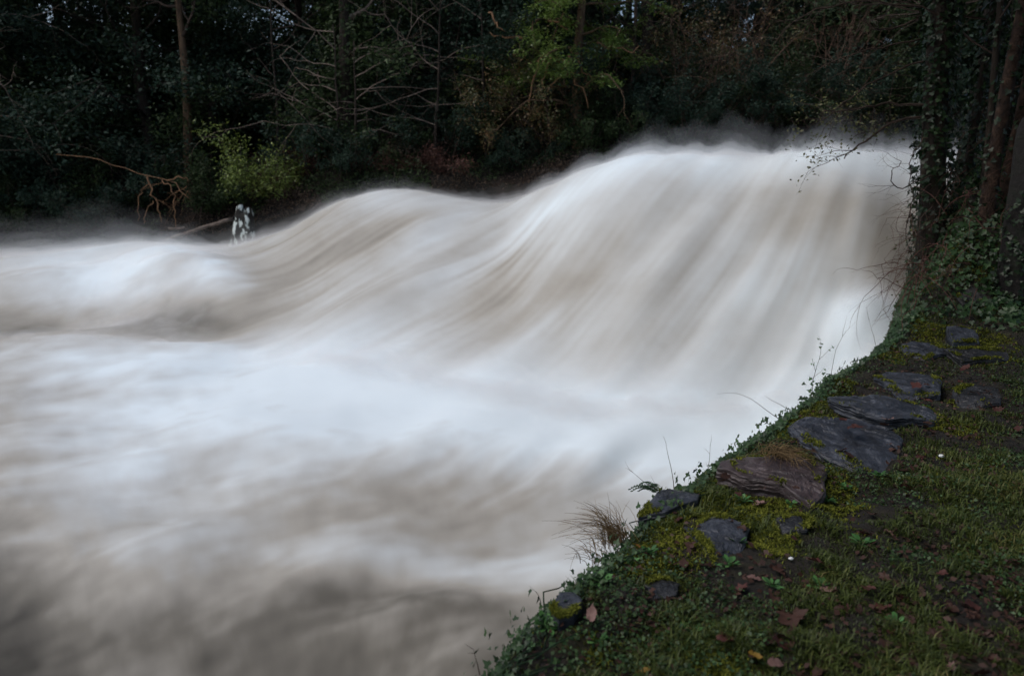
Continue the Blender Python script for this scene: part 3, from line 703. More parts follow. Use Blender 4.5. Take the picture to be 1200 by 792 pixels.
tuft(850, 575, 70, .13, 1.2, 'little tuft of olive grass in front of the purplish slab', -1.5, 1.2, w=.002, mat='moss')
tuft(880, 745, 90, .10, 1.0, 'soft dark green grass clump in the lower bank', 0, 3, w=.0016, mat='grass')
tuft(815, 692, 90, .10, 1.0, 'dark green grass clump right of the small half buried stone', 0, 3, w=.0016, mat='grass')
tuft(1035, 520, 50, .13, 1.0, 'green grass clump beside the right edge of the largest slab', 0, 3, w=.002, mat='grass')

def grow(mb, p, D, L, rad, depth, r, wander=.25, droop=0., kids=3, kfac=.6, seg=6, up=0., tips=None, tone=.5, k=5, spread=.7):
    D = np.asarray(D, float); D = D/np.linalg.norm(D); pts = [np.array(p, float)]; dirs = [D]
    for i in range(seg):
        D = D+r.normal(0, wander, 3)*.6+np.array([0, 0, up-droop]); D = D/np.linalg.norm(D)
        pts.append(pts[-1]+D*L/seg); dirs.append(D)
    tube(mb, pts, rad*np.linspace(1, .35 if depth else .25, seg+1), k, tone)
    if tips is not None: tips.extend([(q, depth) for q in pts[2:]])
    if depth > 0:
        for i in range(kids):
            j = int(r.integers(1, seg+1)) if i else seg
            nd = dirs[j]+r.normal(0, spread, 3)
            grow(mb, pts[j], nd, L*kfac*r.uniform(.6, 1.2), rad*.5, depth-1, r, wander, droop, kids, kfac, max(4, seg-1), up, tips, tone, max(3, k-1), spread)
def twig(px, py, L, D, label, seed, depth=1, kids=3, rad=.004, leafy=0, mat='dark_twig', spread=.5, wander=.15, name='bare_twig', lift=.0):
    r = np.random.default_rng(seed); root = thing(name, hit(px, py, lift), label, 'twig')
    mb = MB(); tips = []; grow(mb, (0, 0, -.03), D, L, rad, depth, r, wander, 0, kids, .5, 7, tips=tips, spread=spread); mb.build('stem', M[mat], root)
    if leafy:
        t = np.array([q for q, d in tips]); t = t[r.integers(0, len(t), leafy)]+r.normal(0, .012, (leafy, 3))
        mb = MB(); ivy_leaves(mb, t, .03, r.normal(size=(leafy, 3))+[0, -.3, .8], r); mb.build('foliage', M['weed'], root)
    return root
twig(950, 466, .42, (-.15, .1, 1), 'leafy sapling with thin stems rising from the ivy at the brink', 3, 1, 4, .004, 16, spread=.4, name='sapling')
twig(972, 448, .50, (.12, .1, 1), 'tall bare forked twig behind the leafy sapling', 4, 1, 2, .003, 0, spread=.3)
twig(912, 486, .40, (-1, .1, .75), 'bare twig arching out over the water left of the sapling', 5, 1, 1, .003, spread=.3)
twig(930, 478, .28, (-1, 0, .6), 'short bare twig leaning over the water under the sapling', 6, 0, 0, .003)
twig(790, 568, .38, (-.1, 0, 1), 'upright bare twig behind the blue grey brink slab', 7, 0, 0, .0028)
twig(782, 574, .28, (-.9, 0, .8), 'bare spreading twig left of the blue grey brink slab', 8, 1, 3, .0026, spread=.4)
twig(830, 548, .18, (.1, 0, 1), 'short twig with tiny side shoots near the purplish slab', 9, 1, 3, .0024, spread=.5)
twig(636, 712, .11, (-.1, 0, 1), 'dark little forked twig in the ivy near the small blue stone', 10, 1, 2, .003, spread=.5)
twig(562, 782, .10, (-.2, 0, 1), 'tiny dark twig at the bottom end of the bank edge', 11, 1, 2, .0025, spread=.5)
twig(1030, 414, .40, (-.3, 0, 1), 'thin bare stalk at the brink below the ivy mound', 12, 1, 2, .003, spread=.3)
def fern(px, py, L, label, seed):
    r = np.random.default_rng(seed); root = thing('fern', hit(px, py, 0), label, 'fern')
    for i in range(7):
        az = 2.6+r.normal(0, .9); D = np.array([cos(az), sin(az), 0]); mb = MB(); l = L*r.uniform(.6, 1.1)
        pts = np.array([D*l*t*.9+np.array([0, 0, l*(.9*t-.85*t*t)]) for t in np.linspace(0, 1, 12)]); tube(mb, pts, .002, 3, .2)
        Sd = np.array([-D[1], D[0], 0])
        for q in range(2, 12):
            for sg_ in (1, -1):
                w = l*.20*(1-abs(q-4)/11); p = pts[q]; e = p+Sd*sg_*w+D*w*.35
                mb.add([p-D*.008, e, p+D*.012], None, [[0, 1, 2]], r.uniform())
        mb.build('frond', M['ivy'], root)
fern(772, 580, .19, 'small fern with arching fronds beside the blue grey brink slab', 2)

# ------------------------------------------------------------------ TREES
def crown_tree(name, seed, H, spread, low, mats, nleaf, lsize, tr_rad, limbs=16, flat=.5, up=.5, lean=0., clump=.55, droop=0., slim=.5):
    """evergreen: tapered trunk, limbs with side branches, leaf clumps strung along them. Built at the origin."""
    r = np.random.default_rng(seed)
    root = bpy.data.objects.new(name, None); C.objects.link(root)
    n = 10; tz = np.linspace(-.4, H, n); pts = np.stack([lean*tz+.12*H*.05*np.cumsum(r.normal(0, 1, n)), .12*H*.05*np.cumsum(r.normal(0, 1, n)), tz], 1)
    mb = MB(); tube(mb, pts, tr_rad*np.linspace(1.15, .22, n)*np.where(np.arange(n) == 0, 1.35, 1), 9, .5, rough=.15); mb.build('trunk', M[mats[1]], root)
    bm_ = MB(); tips = []
    for i in range(limbs):
        f = low+(1-low)*(i+.5*r.uniform())/limbs; p = np.array([np.interp(f*H, tz, pts[:, a]) for a in range(3)])
        az = i*2.4+r.normal(0, .35); sp_ = spread*(1.05-.75*max(0, (f-.35))/.65)*r.uniform(.65, 1.15)
        grow(bm_, p, (cos(az), sin(az), flat*r.uniform(.3, 1)-.05), sp_, tr_rad*.28, 2, r, .22, droop, 3, .55, 6, tips=tips, k=5)
    bm_.build('branches', M[mats[1]], root)
    T = np.array([q for q, d in tips if d < 2]); idx = r.integers(0, len(T), nleaf//14)
    cc = np.repeat(T[idx], 14, 0); P = cc+r.normal(0, clump*.5, cc.shape)*[1, 1, .6]
    tn = np.clip(np.repeat(r.uniform(.0, .8, len(idx)), 14)+r.uniform(-.2, .3, len(P)), 0, 1)
    mb = MB(); leaves(mb, P, lsize, r, up, tn, slim); mb.build('crown', M[mats[0]], root)
    return root
def bare_tree(name, seed, H, tr_rad, mat, limbs, spread, low=.3, depth=3, upk=.1, mtrunk='bark', lean=(0, 0), azr=None, wander=.25, droop=0., kids=3):
    r = np.random.default_rng(seed); root = bpy.data.objects.new(name, None); C.objects.link(root)
    n = 10; tz = np.linspace(-.4, H, n); w = .04*np.cumsum(r.normal(0, 1, (n, 2)), 0)*H*.12
    pts = np.stack([lean[0]*tz+w[:, 0], lean[1]*tz+w[:, 1], tz], 1)
    mb = MB(); tube(mb, pts, tr_rad*np.linspace(1.2, .3, n), 9, .5, rough=.12); mb.build('trunk', M[mtrunk], root)
    bm_ = MB(); tips = []
    for i in range(limbs):
        f = low+(1-low)*(i+.5*r.uniform())/limbs; p = np.array([np.interp(f*H, tz, pts[:, a]) for a in range(3)])
        az = (i*2.4+r.normal(0, .3)) if azr is None else r.uniform(*azr)
        grow(bm_, p, (cos(az), sin(az), r.uniform(-.1, .7)), spread*r.uniform(.6, 1.1), max(.02, tr_rad*.42), depth, r, wander, droop, kids, .62, 7, upk, tips, k=5, spread=.55)
    bm_.build('branches', M[mat], root)
    return root, np.array([q for q, d in tips])
def shrub(name, seed, Rx, Rz, mat, nleaf, lsize, stems=10, clump=.25, up=.4, slim=.5, tw='dark_twig'):
    r = np.random.default_rng(seed); root = bpy.data.objects.new(name, None); C.objects.link(root); mb = MB(); tips = []
    for i in range(stems):
        az = r.uniform(0, 6.28); grow(mb, (r.normal(0, Rx*.15), r.normal(0, Rx*.15), -.1), (cos(az)*.8*Rx/Rz, sin(az)*.8*Rx/Rz, 1), Rz*r.uniform(.7, 1.1), .03, 2, r, .25, 0, 3, .55, 6, tips=tips, k=4)
    mb.build('stems', M[tw], root)
    T = np.array([q for q, d in tips]); T = T[T[:, 2] > .08*Rz]; idx = r.integers(0, len(T), nleaf//10)
    cc = np.repeat(T[idx], 10, 0); P = cc+r.normal(0, clump*.5, cc.shape)
    tn = np.clip(np.repeat(r.uniform(0, .8, len(idx)), 10)+r.uniform(-.2, .3, len(P)), 0, 1)
    mb = MB(); leaves(mb, P, lsize, r, up, tn, slim); mb.build('foliage', M[mat], root)
    return root
def fpos(px, Y):
    x = (px-600)/800*Y*.99
    return (x, Y, float(far_ground(np.array([x]), np.array([Y]))[0])-.1)
PROT = {
    'a': crown_tree('evergreen_tree', 1, 13, 4.2, .04, ('dark_leaf', 'bark'), 36000, .19, .26, 32, clump=1.0),
    'b': crown_tree('evergreen_tree', 2, 15, 4.6, .05, ('blue_leaf', 'bark'), 38000, .19, .30, 32, clump=1.0),
    'c': crown_tree('conifer_tree', 3, 17, 4.0, .05, ('dark_leaf', 'bark'), 40000, .19, .28, 40, flat=.15, clump=.9, droop=.03),
    'k': crown_tree('unseen_shade_tree', 4, 13, 5.2, .42, ('dark_leaf', 'bark'), 46000, .14, .28, 26, clump=.9),  # high canopy kept out of view, added to shade the near bank
}
used = set()
def plant(key, px, Y, sc, label, cat='tree', rz=None, dz=0):
    p = fpos(px, Y); p = (p[0], p[1], p[2]+dz); rz = rz if rz is not None else (px*.37) % 6.28
    if key not in used:
        used.add(key); o = PROT[key]; o.location = p; o.rotation_euler = (0, 0, rz); o.scale = (sc,)*3 if np.isscalar(sc) else sc
        return tag(o, label, cat)
    return dup(PROT[key], p, rz, sc, label, cat)
for a_ in [
    ('a', -190, 29, 1.0, 'dark evergreen tree at the far left edge of the wood'),
    ('b', -60, 27.5, .85, 'dense holly tree leaning over the left end of the far bank'),
    ('a', 40, 29, .95, 'dark bushy evergreen behind the bare twigs at the upper left'),
    ('c', 95, 33, 1.0, 'tall dark conifer left of the small sky gap'),
    ('b', 185, 29.5, .9, 'dense dark holly tree right of the small sky gap at the upper left'),
    ('a', 262, 31, .85, 'evergreen tree behind the brown bare trunk on the left'),
    ('b', 362, 33, .85, 'dark holly tree behind the red bracken slope'),
    ('c', 470, 33, .95, 'tall conifer behind the pale bare branches'),
    ('a', 535, 30.5, 1.0, 'broad evergreen left of the pale green yew'),
    ('b', 600, 29, .72, 'blue green holly tree just left of the pale green yew'),
    ('c', 640, 36, .9, 'dark conifer behind the pale green yew'),
    ('a', 828, 38, .62, 'evergreen tree between the two larger sky gaps'),
    ('b', 845, 33, .42, 'low blue green holly behind the russet hedge'),
    ('c', 1005, 36, 1.0, 'tall dark conifer right of the right hand sky gap'),
    ('a', 985, 32, .8, 'dark evergreen behind the crest of the fall'),
    ('b', 1060, 34, .95, 'dark holly tree behind the ivy clad trunk on the right'),
    ('c', 1140, 31, 1.0, 'dark conifer behind the right hand trunks'),
    ('a', 1235, 29, 1.1, 'dark evergreen at the far right edge of the wood'),
    ('c', 20, 44, 1.0, 'conifer far back in the wood at the left'),
    ('b', 150, 46, .9, 'holly far back in the wood behind the left sky gap'),
    ('a', 240, 43, 1.1, 'evergreen far back behind the brown bare trunk'),
    ('c', 400, 44, 1.0, 'conifer far back behind the ivy covered trunk'),
    ('b', 560, 43, 1.1, 'holly far back in the middle of the wood'),
    ('c', 640, 46, 1.05, 'conifer far back behind the pale green yew'),
    ('a', 1010, 45, 1.1, 'evergreen far back behind the crest'),
    ('c', 1110, 46, 1.1, 'conifer far back behind the right hand trunks'),
    ('a', -80, 55, 1.2, 'evergreen on the hilltop above the far left end'), ('b', 70, 58, 1.1, 'holly on the hilltop left of the left sky gap'),
    ('c', 215, 60, .85, 'conifer on the hilltop right of the left sky gap'), ('a', 365, 54, 1.15, 'evergreen on the hilltop above the bracken slope'),
    ('b', 445, 56, 1.2, 'holly on the hilltop above the pale bare branches'), ('c', 520, 58, 1.1, 'conifer on the hilltop left of the yew'),
    ('a', 610, 58, 1.2, 'evergreen on the hilltop behind the yew'), ('b', 640, 60, 1.0, 'holly on the hilltop left of the middle sky gap'),
    ('c', 808, 60, .7, 'conifer on the hilltop between the two sky gaps'), ('a', 992, 58, 1.2, 'evergreen on the hilltop right of the right hand sky gap'),
    ('b', 1060, 60, 1.2, 'holly on the hilltop above the ivy clad trunk'), ('c', 1180, 56, 1.1, 'conifer on the hilltop above the pillar'), ('a', 1290, 50, 1.2, 'evergreen on the hilltop past the right frame edge'),
]: plant(*a_)

# undergrowth along the far bank
PROT['s'] = shrub('evergreen_shrub', 41, 1.5, 1.7, 'dark_leaf', 4200, .12)
PROT['h'] = shrub('evergreen_shrub', 42, 1.6, 2.0, 'blue_leaf', 4600, .12)
for a_ in [
    ('s', 5, 26.4, 1.1, 'dark shrub at the water edge on the far left'), ('h', 70, 27, 1.2, 'dark shrub left of the fallen forked branch'),
    ('s', 135, 27.2, 1.1, 'dark shrub behind the fallen forked branch'), ('h', 205, 27.2, 1.25, 'dark shrub behind the fallen log'),
    ('s', 250, 28, 1.35, 'dark shrub left behind the yellow green bush'), ('h', 370, 26.2, 1.1, 'dark green shrub right of the yellow green bush'),
    ('s', 405, 26.8, 1.5, 'dark shrub at the foot of the ivy covered trunk'), ('h', 500, 28, 1.2, 'dark shrub behind the bare slope'),
    ('s', 545, 27.2, 1.2, 'dark shrub left of the russet thicket'), ('h', 720, 27, 1.1, 'dark shrub right of the yew trunk'),
    ('s', 780, 28, 1.2, 'dark shrub behind the top of the fall'), ('h', 850, 29, 1.1, 'dark shrub beyond the middle of the crest'),
    ('s', 915, 29, 1.15, 'dark shrub beyond the crest under the right sky gap'), ('h', 980, 29.5, 1.3, 'dark shrub beyond the crest by the spray'),
    ('s', 1045, 29, 1.3, 'dark shrub beyond the crest left of the ivy clad trunk'), ('h', 1110, 28, 1.5, 'dark shrub seen between the right hand trunks'),
    ('s', 300, 25.6, .75, 'low dark shrub directly behind the speckled stump'), ('h', 425, 25.3, .8, 'low dark shrub on the bare slope under the ivy covered trunk'), ('s', 485, 25.6, .7, 'low dark shrub above the left hump of water'),
    ('h', 520, 26.2, 1.0, 'dark shrub behind the bramble above the dip in the crest'), ('h', 610, 25, .7, 'low dark shrub at the dip in the crest'), ('s', 690, 25.2, .9, 'low dark shrub left of the top of the fall'),
    ('s', 725, 25.4, .9, 'low dark shrub between the yew trunk and the top of the fall'), ('h', 805, 25.6, .9, 'low dark shrub just beyond the middle of the crest'), ('s', 840, 26.2, .9, 'dark shrub at the foot of the russet hedge'), ('h', 885, 26.4, 1.0, 'dark shrub beyond the white crest below the right sky gap'), ('s', 930, 26.6, 1.0, 'dark shrub beyond the crest left of the overhanging bough'), ('h', 975, 27, 1.1, 'dark shrub behind the overhanging bough'), ('s', 1020, 27.2, 1.1, 'dark shrub behind the leafy end of the overhanging bough'), ('h', 1065, 27.3, 1.2, 'dark shrub just left of the ivy clad tree beyond the crest'),
    ('h', 755, 25.8, .8, 'low dark shrub just behind the top of the fall'), ('s', 30, 25.8, .8, 'low dark shrub at the water line on the far left'), ('h', 110, 25.4, .75, 'low dark shrub at the water line left of the fallen branch'), ('s', 240, 25.4, .8, 'low dark shrub behind the fallen log at the water line'),
    ('h', 35, 31.2, 2.30, 'tall holly shrub in the second row at the far left'), ('s', 110, 32.2, 2.39, 'tall dark shrub in the second row under the left sky gap'),
    ('h', 190, 33.2, 2.30, 'tall holly shrub left of the brown bare trunk'), ('s', 262, 32.7, 2.39, 'tall dark shrub right of the brown bare trunk'),
    ('h', 315, 34.7, 2.21, 'tall holly shrub above the yellow green bush'), ('s', 395, 33.2, 2.39, 'tall dark shrub behind the ivy covered trunk'),
    ('h', 455, 32.2, 2.30, 'tall holly shrub under the pale bare branches'), ('s', 520, 32.7, 2.39, 'tall dark shrub in the second row left of the yew'),
    ('h', 590, 32.7, 2.48, 'tall holly shrub in the second row behind the orange thicket'), ('s', 665, 32.7, 2.58, 'tall dark shrub directly behind the yew'),
    ('h', 735, 33.7, 2.12, 'tall holly shrub behind the thin brown bare tree'), ('s', 795, 33.7, 2.21, 'tall dark shrub behind the russet hedge'),
    ('h', 870, 34.7, 2.21, 'tall holly shrub under the right hand sky gap'), ('s', 945, 33.7, 2.39, 'tall dark shrub in the second row beyond the crest'),
    ('h', 1015, 33.7, 2.58, 'tall holly shrub in the second row left of the ivy clad tree'), ('s', 1090, 32.2, 2.58, 'tall dark shrub behind the ivy clad tree'),
    ('h', 1170, 31.2, 2.67, 'tall holly shrub behind the pillar'), ('s', -70, 27, 1.3, 'dark shrub beyond the left end of the water'), ('h', -150, 27, 1.3, 'dark shrub furthest to the left on the far bank'),
]: plant(*a_, cat='shrub')

def put(root, px, Y, label, cat, dz=0, rz=0, sc=1):
    p = fpos(px, Y); root.location = (p[0], p[1], p[2]+dz); root.rotation_euler = (0, 0, rz); root.scale = (sc,)*3
    return tag(root, label, cat)
put(shrub('laurel_bush', 51, 1.35, 1.75, 'lime_leaf', 2600, .13, 12, .35, slim=.42), 300, 25.4, 'yellow green leafy bush above the white speckled stump', 'bush', dz=.35)
put(shrub('laurel_bush', 57, 1.0, 1.2, 'lime_leaf', 1300, .12, 9, .3, slim=.42), 338, 25.2, 'lower yellow green bush right of the speckled stump', 'bush', dz=.15)
put(shrub('russet_thicket', 52, 2.2, 2.9, 'russet_leaf', 5200, .10, 16, .3), 640, 26, 'russet and olive thicket at the foot of the pale green yew', 'bush', dz=.2)
put(shrub('russet_thicket', 53, 2.0, 2.4, 'russet_leaf', 4200, .10, 14, .3), 570, 26.4, 'orange tinged thicket left of the yew trunk', 'bush', dz=.2)
put(shrub('russet_hedge', 54, 1.4, 3.4, 'russet_leaf', 4200, .10, 14, .3), 812, 27.5, 'tall thin russet hedge left of the right hand sky gap', 'bush')
put(shrub('bramble_thicket', 55, 1.7, .9, 'bracken', 2600, .09, 18, .25), 530, 25.4, 'dead reddish bramble thicket above the dip in the crest', 'bush')
put(shrub('bramble_thicket', 56, 1.6, .7, 'bracken', 1800, .09, 18, .25), 455, 25.2, 'low dead bramble on the bare slope behind the left hump of water', 'bush')
for i, (px, Y, H, lb) in enumerate([(790, 26.5, 4.2, 'bare brown twiggy shrub left of the russet hedge behind the crest'), (858, 26.8, 4.0, 'bare brown twiggy shrub right of the russet hedge behind the crest'), (912, 27.2, 4.4, 'bare brown twiggy shrub under the right hand sky gap'), (700, 26.0, 3.6, 'bare brown twiggy shrub just right of the yew trunk'), (965, 27.6, 4.2, 'bare brown twiggy shrub behind the leafy overhanging bough')]):
    rr_ = np.random.default_rng(300+i); rt = bpy.data.objects.new('twiggy_shrub', None); C.objects.link(rt); mb = MB()
    for q in range(13): grow(mb, (rr_.normal(0, .25), rr_.normal(0, .25), -.1), (rr_.normal(0, .35), rr_.normal(0, .3), 1), H*rr_.uniform(.5, 1), .022, 2, rr_, .18, .01, 4, .5, 7, k=4, spread=.45)
    mb.build('stems', M['brown_twig'], rt); put(rt, px, Y, lb, 'shrub')
# red bracken on the slope
r = np.random.default_rng(61); n = 14000; px_ = r.normal(345, 28, n); Yv = r.uniform(26.0, 31, n); xv = (px_-600)/800*Yv
zv = far_ground(xv, Yv)+r.uniform(0, .55, n)
mb = MB(); leaves(mb, np.stack([xv, Yv, zv], 1), .12, r, .2, slim=.3)
tag(mb.build('bracken', M['bracken']), 'dead red brown bracken covering the far slope', 'bracken', kind='stuff')

# low growth on the far slope: dead fronds, brambles and ferns down to the water
n = 60000; a_ = r.uniform(-1.25, .95, n); yb = smooth_interp(a_, fb[:, 0], fb[:, 1], .05); d_ = r.exponential(1.6, n)+.05; k = d_ < 9; a_, yb, d_ = a_[k], yb[k], d_[k]
Yv = yb+d_; xv = a_*Yv; pn = fbm(xv*.5, Yv*.5, o=3)
k = r.uniform(size=len(xv)) < .55+.8*pn; xv, Yv, pn, d_ = xv[k], Yv[k], pn[k], d_[k]
hgt_ = (.15+.75*np.clip(pn+.35, 0, 1))*r.uniform(.05, 1, len(xv)); zv = far_ground(xv, Yv)+hgt_*np.clip(d_, .15, 1)
dead = (fbm(xv*.35+9, Yv*.35, o=2) > .05) & (xv/Yv < .12)
mb = MB(); leaves(mb, np.stack([xv, Yv, zv], 1)[~dead], .13, r, .5, slim=.4); tag(mb.build('undergrowth', M['dark_leaf']), 'low dark green ferns and ivy covering the far slope', 'undergrowth', kind='stuff')
mb = MB(); leaves(mb, np.stack([xv, Yv, zv], 1)[dead], .11, r, .2, slim=.3); tag(mb.build('dead_undergrowth', M['dead_fronds']), 'dead brown fronds and stalks on the far slope', 'undergrowth', kind='stuff')
# pale green yew with layered sprays
r = np.random.default_rng(71)
yw = thing('yew_tree', fpos(676, 25.4), 'pale green yew with drooping reddish boughs and a pale bare trunk', 'tree')
hgt = 8.5; tz = np.linspace(-.4, hgt, 12); tp_ = np.stack([-.12*np.sin(tz*.7), .1*np.sin(tz*.9+1), tz], 1)
mb = MB(); tube(mb, tp_, .19*np.linspace(1.2, .3, 12), 9, .5, .15); mb.build('trunk', M['brown_bark'], yw)
bm_ = MB(); lf = MB()
for i in range(34):
    f = .34+.66*(i+r.uniform())/34; f = .16+.84*(i+r.uniform())/34; p = np.array([np.interp(f*hgt, tz, tp_[:, a]) for a in range(3)]); az = r.uniform(0, 6.28) if i % 3 else r.uniform(2.2, 4.4)
    tips = []; L = r.uniform(1.4, 2.8)*(1.15-.5*f); grow(bm_, p, (cos(az), sin(az), .3), L, .05, 2, r, .2, .06, 3, .5, 7, tips=tips)
    T = np.array([q for q, d in tips]); T = T[r.integers(0, len(T), 620)]; keep = T[:, 2] > (.16+.12*r.uniform())*hgt
    T = T[keep]+r.normal(0, .16, (keep.sum(), 3))*[1, 1, .35]; leaves(lf, T, .13, r, 1.0, slim=.38, tone=np.clip(r.uniform(0, .6, len(T))+.4*r.uniform(), 0, 1))
bm_.build('branches', M['brown_bark'], yw); lf.build('crown', M['yew_leaf'], yw)
dp = MB()
for px0, py0, px1, py1, px2, py2 in [(640, 62, 625, 85, 618, 132), (650, 60, 640, 75, 634, 104), (668, 58, 680, 82, 695, 92), (655, 70, 672, 78, 690, 128), (612, 44, 590, 46, 575, 40), (640, 20, 655, 28, 668, 36), (574, 14, 582, 26, 588, 38), (700, 50, 725, 58, 745, 62), (668, 66, 664, 90, 640, 108)]:
    q = [at(px0, py0, 25.2), at(px1, py1, 24.9), at(px2, py2, 24.7)]; tt = np.linspace(0, 1, 9)[:, None]
    cv = (1-tt)**2*q[0]+2*tt*(1-tt)*q[1]+tt*tt*q[2]; cv = cv-np.array(yw.location)+.05*r.normal(size=cv.shape)*[1, 1, 1]
    tube(dp, cv, .045*np.linspace(1, .4, 9), 5)
dp.build('drooping_boughs', M['tan_twig'], yw)
ivm = MB(); zz = r.uniform(.6, 3.4, 900); az = r.uniform(0, 6.28, 900); pp = np.stack([np.interp(zz, tz, tp_[:, 0])+.22*np.cos(az), np.interp(zz, tz, tp_[:, 1])+.22*np.sin(az), zz], 1); k = r.uniform(size=900) < .7
leaves(ivm, pp[k], .10, r, .2, Ndir=np.stack([np.cos(az), np.sin(az), 0*az], 1)[k]); ivm.build('ivy', M['blue_leaf'], yw)

# ivy covered trunk, far bank
def ivy_trunk(root, pts, rad, n, size, r, mat, name='ivy', zmin=-1, thick=.10, use=leaves):
    pts = np.asarray(pts); z = r.uniform(max(pts[0, 2], zmin), pts[-1, 2], n); az = r.uniform(0, 2*pi, n)
    bul = 1+.8*np.maximum(0, fbm(z*1.2, az*.8, o=2))
    rr2 = np.interp(z, pts[:, 2], rad)+thick*bul*r.uniform(.1, 1, n)
    P = np.stack([np.interp(z, pts[:, 2], pts[:, 0])+rr2*np.cos(az), np.interp(z, pts[:, 2], pts[:, 1])+rr2*np.sin(az), z], 1)
    N = np.stack([np.cos(az), np.sin(az), .5+0*az], 1)+.45*r.normal(size=(n, 3)); mb = MB()
    if use is leaves: leaves(mb, P, size, r, .3, Ndir=N)
    else: ivy_leaves(mb, P, size, N, r)
    return mb.build(name, M[mat], root)
def trunk_tree(px, Y, H, rad, bark, label, seed, lean=0., limbs=7, spread=2.2, low=.45, twig_mat='dark_twig', depth=2, name='tree', base=None):
    rt, tips = bare_tree(name, seed, H, rad, twig_mat, limbs, spread, low, depth, .05, bark, (lean, 0))
    put(rt, px, Y, label, 'tree')
    if base is not None: rt.location = base
    return rt, tips
r = np.random.default_rng(81)
rt, _ = trunk_tree(412, 26.5, 11, .24, 'bark', 'ivy covered trunk in the middle of the left half, green to the top', 5, .01, 9, 2.4, twig_mat='pale_twig')
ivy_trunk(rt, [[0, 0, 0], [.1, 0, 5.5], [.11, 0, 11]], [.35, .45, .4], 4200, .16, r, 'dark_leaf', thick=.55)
trunk_tree(228, 27, 12, .17, 'brown_bark', 'slim brown bare trunk standing left of the yellow green bush', 6, .0, 6, 2.0, .5)
trunk_tree(160, 34, 14, .22, 'bark', 'dark trunk in front of the small sky gap at the upper left', 7, .01, 9, 2.5, .4)
trunk_tree(132, 36, 14, .16, 'bark', 'thin dark trunk left of the small sky gap', 8, -.02, 9, 2.5, .4)
for i, (px, Y, rad, ln_, lb) in enumerate([(727, 33, .16, .01, 'slim dark trunk left of the middle sky gap'), (753, 31, .27, .0, 'thick dark trunk in front of the middle sky gap'), (776, 32, .30, .01, 'thick dark trunk right of the middle sky gap'), (700, 32, .14, -.02, 'slim dark trunk above the right side of the yew'), (868, 34, .17, .05, 'leaning dark trunk left of the right hand sky gap'), (886, 35, .14, -.03, 'slim dark trunk in the right hand sky gap'), (935, 33, .2, .02, 'dark trunk right of the right hand sky gap')]):
    trunk_tree(px, Y, 14, rad, 'bark', lb, 20+i, ln_, 9, 2.6, .35)
# bare trees with pale arching branches
for i, (px, Y, H, az, lb) in enumerate([(510, 25.6, 7.0, (2.3, 3.9), 'bare tree with pale branches arching left beside the ivy covered trunk'), (572, 26.0, 7.5, (2.6, 3.7), 'bare tree with long pale level branches left of the yew'), (424, 25.3, 4.6, (-.5, .6), 'low bare sapling with pale twigs stretched to the right'), (402, 25.2, 5.4, (2.3, 3.7), 'bare tree with pale twigs reaching over the red bracken'), (330, 27, 8, (.1, 2.9), 'bare grey tree rising behind the yellow green bush')]):
    rt, _ = bare_tree('bare_tree', 90+i, H, .055, 'pale_twig' if i < 4 else 'dark_twig', 9, 2.7, .2, 3, .02, 'bark', (.03*(-1)**i, .01), az, .24, .012, 2)
    put(rt, px, Y, lb, 'tree')
rt, _ = bare_tree('bare_tree', 99, 8, .08, 'pale_twig', 10, 2.4, .4, 3, -.03, 'dark_twig', (.0, 0), (-1.2, .6), .24, .02, 2); put(rt, -14, 25.3, 'bare tree whose twigs hang into the upper left corner', 'tree')
rt, _ = bare_tree('bare_tree', 98, 9, .08, 'dark_twig', 11, 2.4, .2, 3, .0, 'dark_twig', (.02, 0), None, .24, .02, 2); put(rt, 735, 27, 'thin bare brown tree right of the yew', 'tree')
# fallen forked branch, log, speckled stump
r = np.random.default_rng(101)
fbr = MB(); o0 = at(205, 280, 24.6)
def curve(mb, P, r0, r1, Y=24.6, n=12, jit=.03):
    P = np.array([at(a, b, Y+c) for a, b, c in P]); t = np.linspace(0, len(P)-1, n); q = np.stack([np.interp(t, np.arange(len(P)), P[:, i]) for i in range(3)], 1); q = gblur(q, 1.0, 0)
    q[0], q[-1] = P[0], P[-1]; tube(mb, q+r.normal(0, jit, q.shape)-o0, np.linspace(r0, r1, n), 6)
curve(fbr, [(68, 182, 0), (105, 184, 0), (140, 195, -.1), (172, 208, -.2), (205, 210, -.2), (222, 234, -.2)], .014, .018)
curve(fbr, [(172, 208, -.2), (180, 232, -.2), (188, 252, -.1), (190, 262, .1)], .030, .02)
curve(fbr, [(190, 211, -.2), (203, 220, -.3), (206, 245, -.3), (206, 265, -.2)], .020, .014)
curve(fbr, [(175, 215, -.2), (163, 230, -.2), (162, 258, -.1)], .018, .010)
curve(fbr, [(195, 211, -.2), (212, 206, -.2), (222, 212, -.2)], .022, .01)
curve(fbr, [(180, 235, -.2), (172, 250, -.1), (168, 262, 0)], .018, .01)
for i in range(9): 
    p = at(r.uniform(175, 230), r.uniform(208, 240), 24.6)-o0; grow(fbr, p, (r.normal(), .2, -.9), .7, .010, 1, r, .25, .03, 3, .6, 6)
ob = fbr.build('fallen_branch', M['tan_twig']); ob.location = o0; tag(ob, 'fallen forked brown branch with drooping twigs over the left water', 'branch')
lg = MB(); o0 = at(235, 272, 24.3); curve(lg, [(188, 284, 0), (215, 274, 0), (245, 264, .1), (273, 257, .3)], .05, .075, 24.3, 10, .012); curve(lg, [(198, 268, 0), (215, 267, 0)], .05, .04, 24.3, 6, .01)
ob = lg.build('fallen_log', M['pale_twig']); ob.location = o0; tag(ob, 'thin fallen log resting against the white speckled stump', 'log')
sm = MB(); c0 = at(286, 283, 24.0)+np.array([0, 0, .12]); nn = 26; K = 30; zz = np.linspace(-.5, 1.30, nn); th = np.linspace(0, 2*pi, K, endpoint=False); V = []
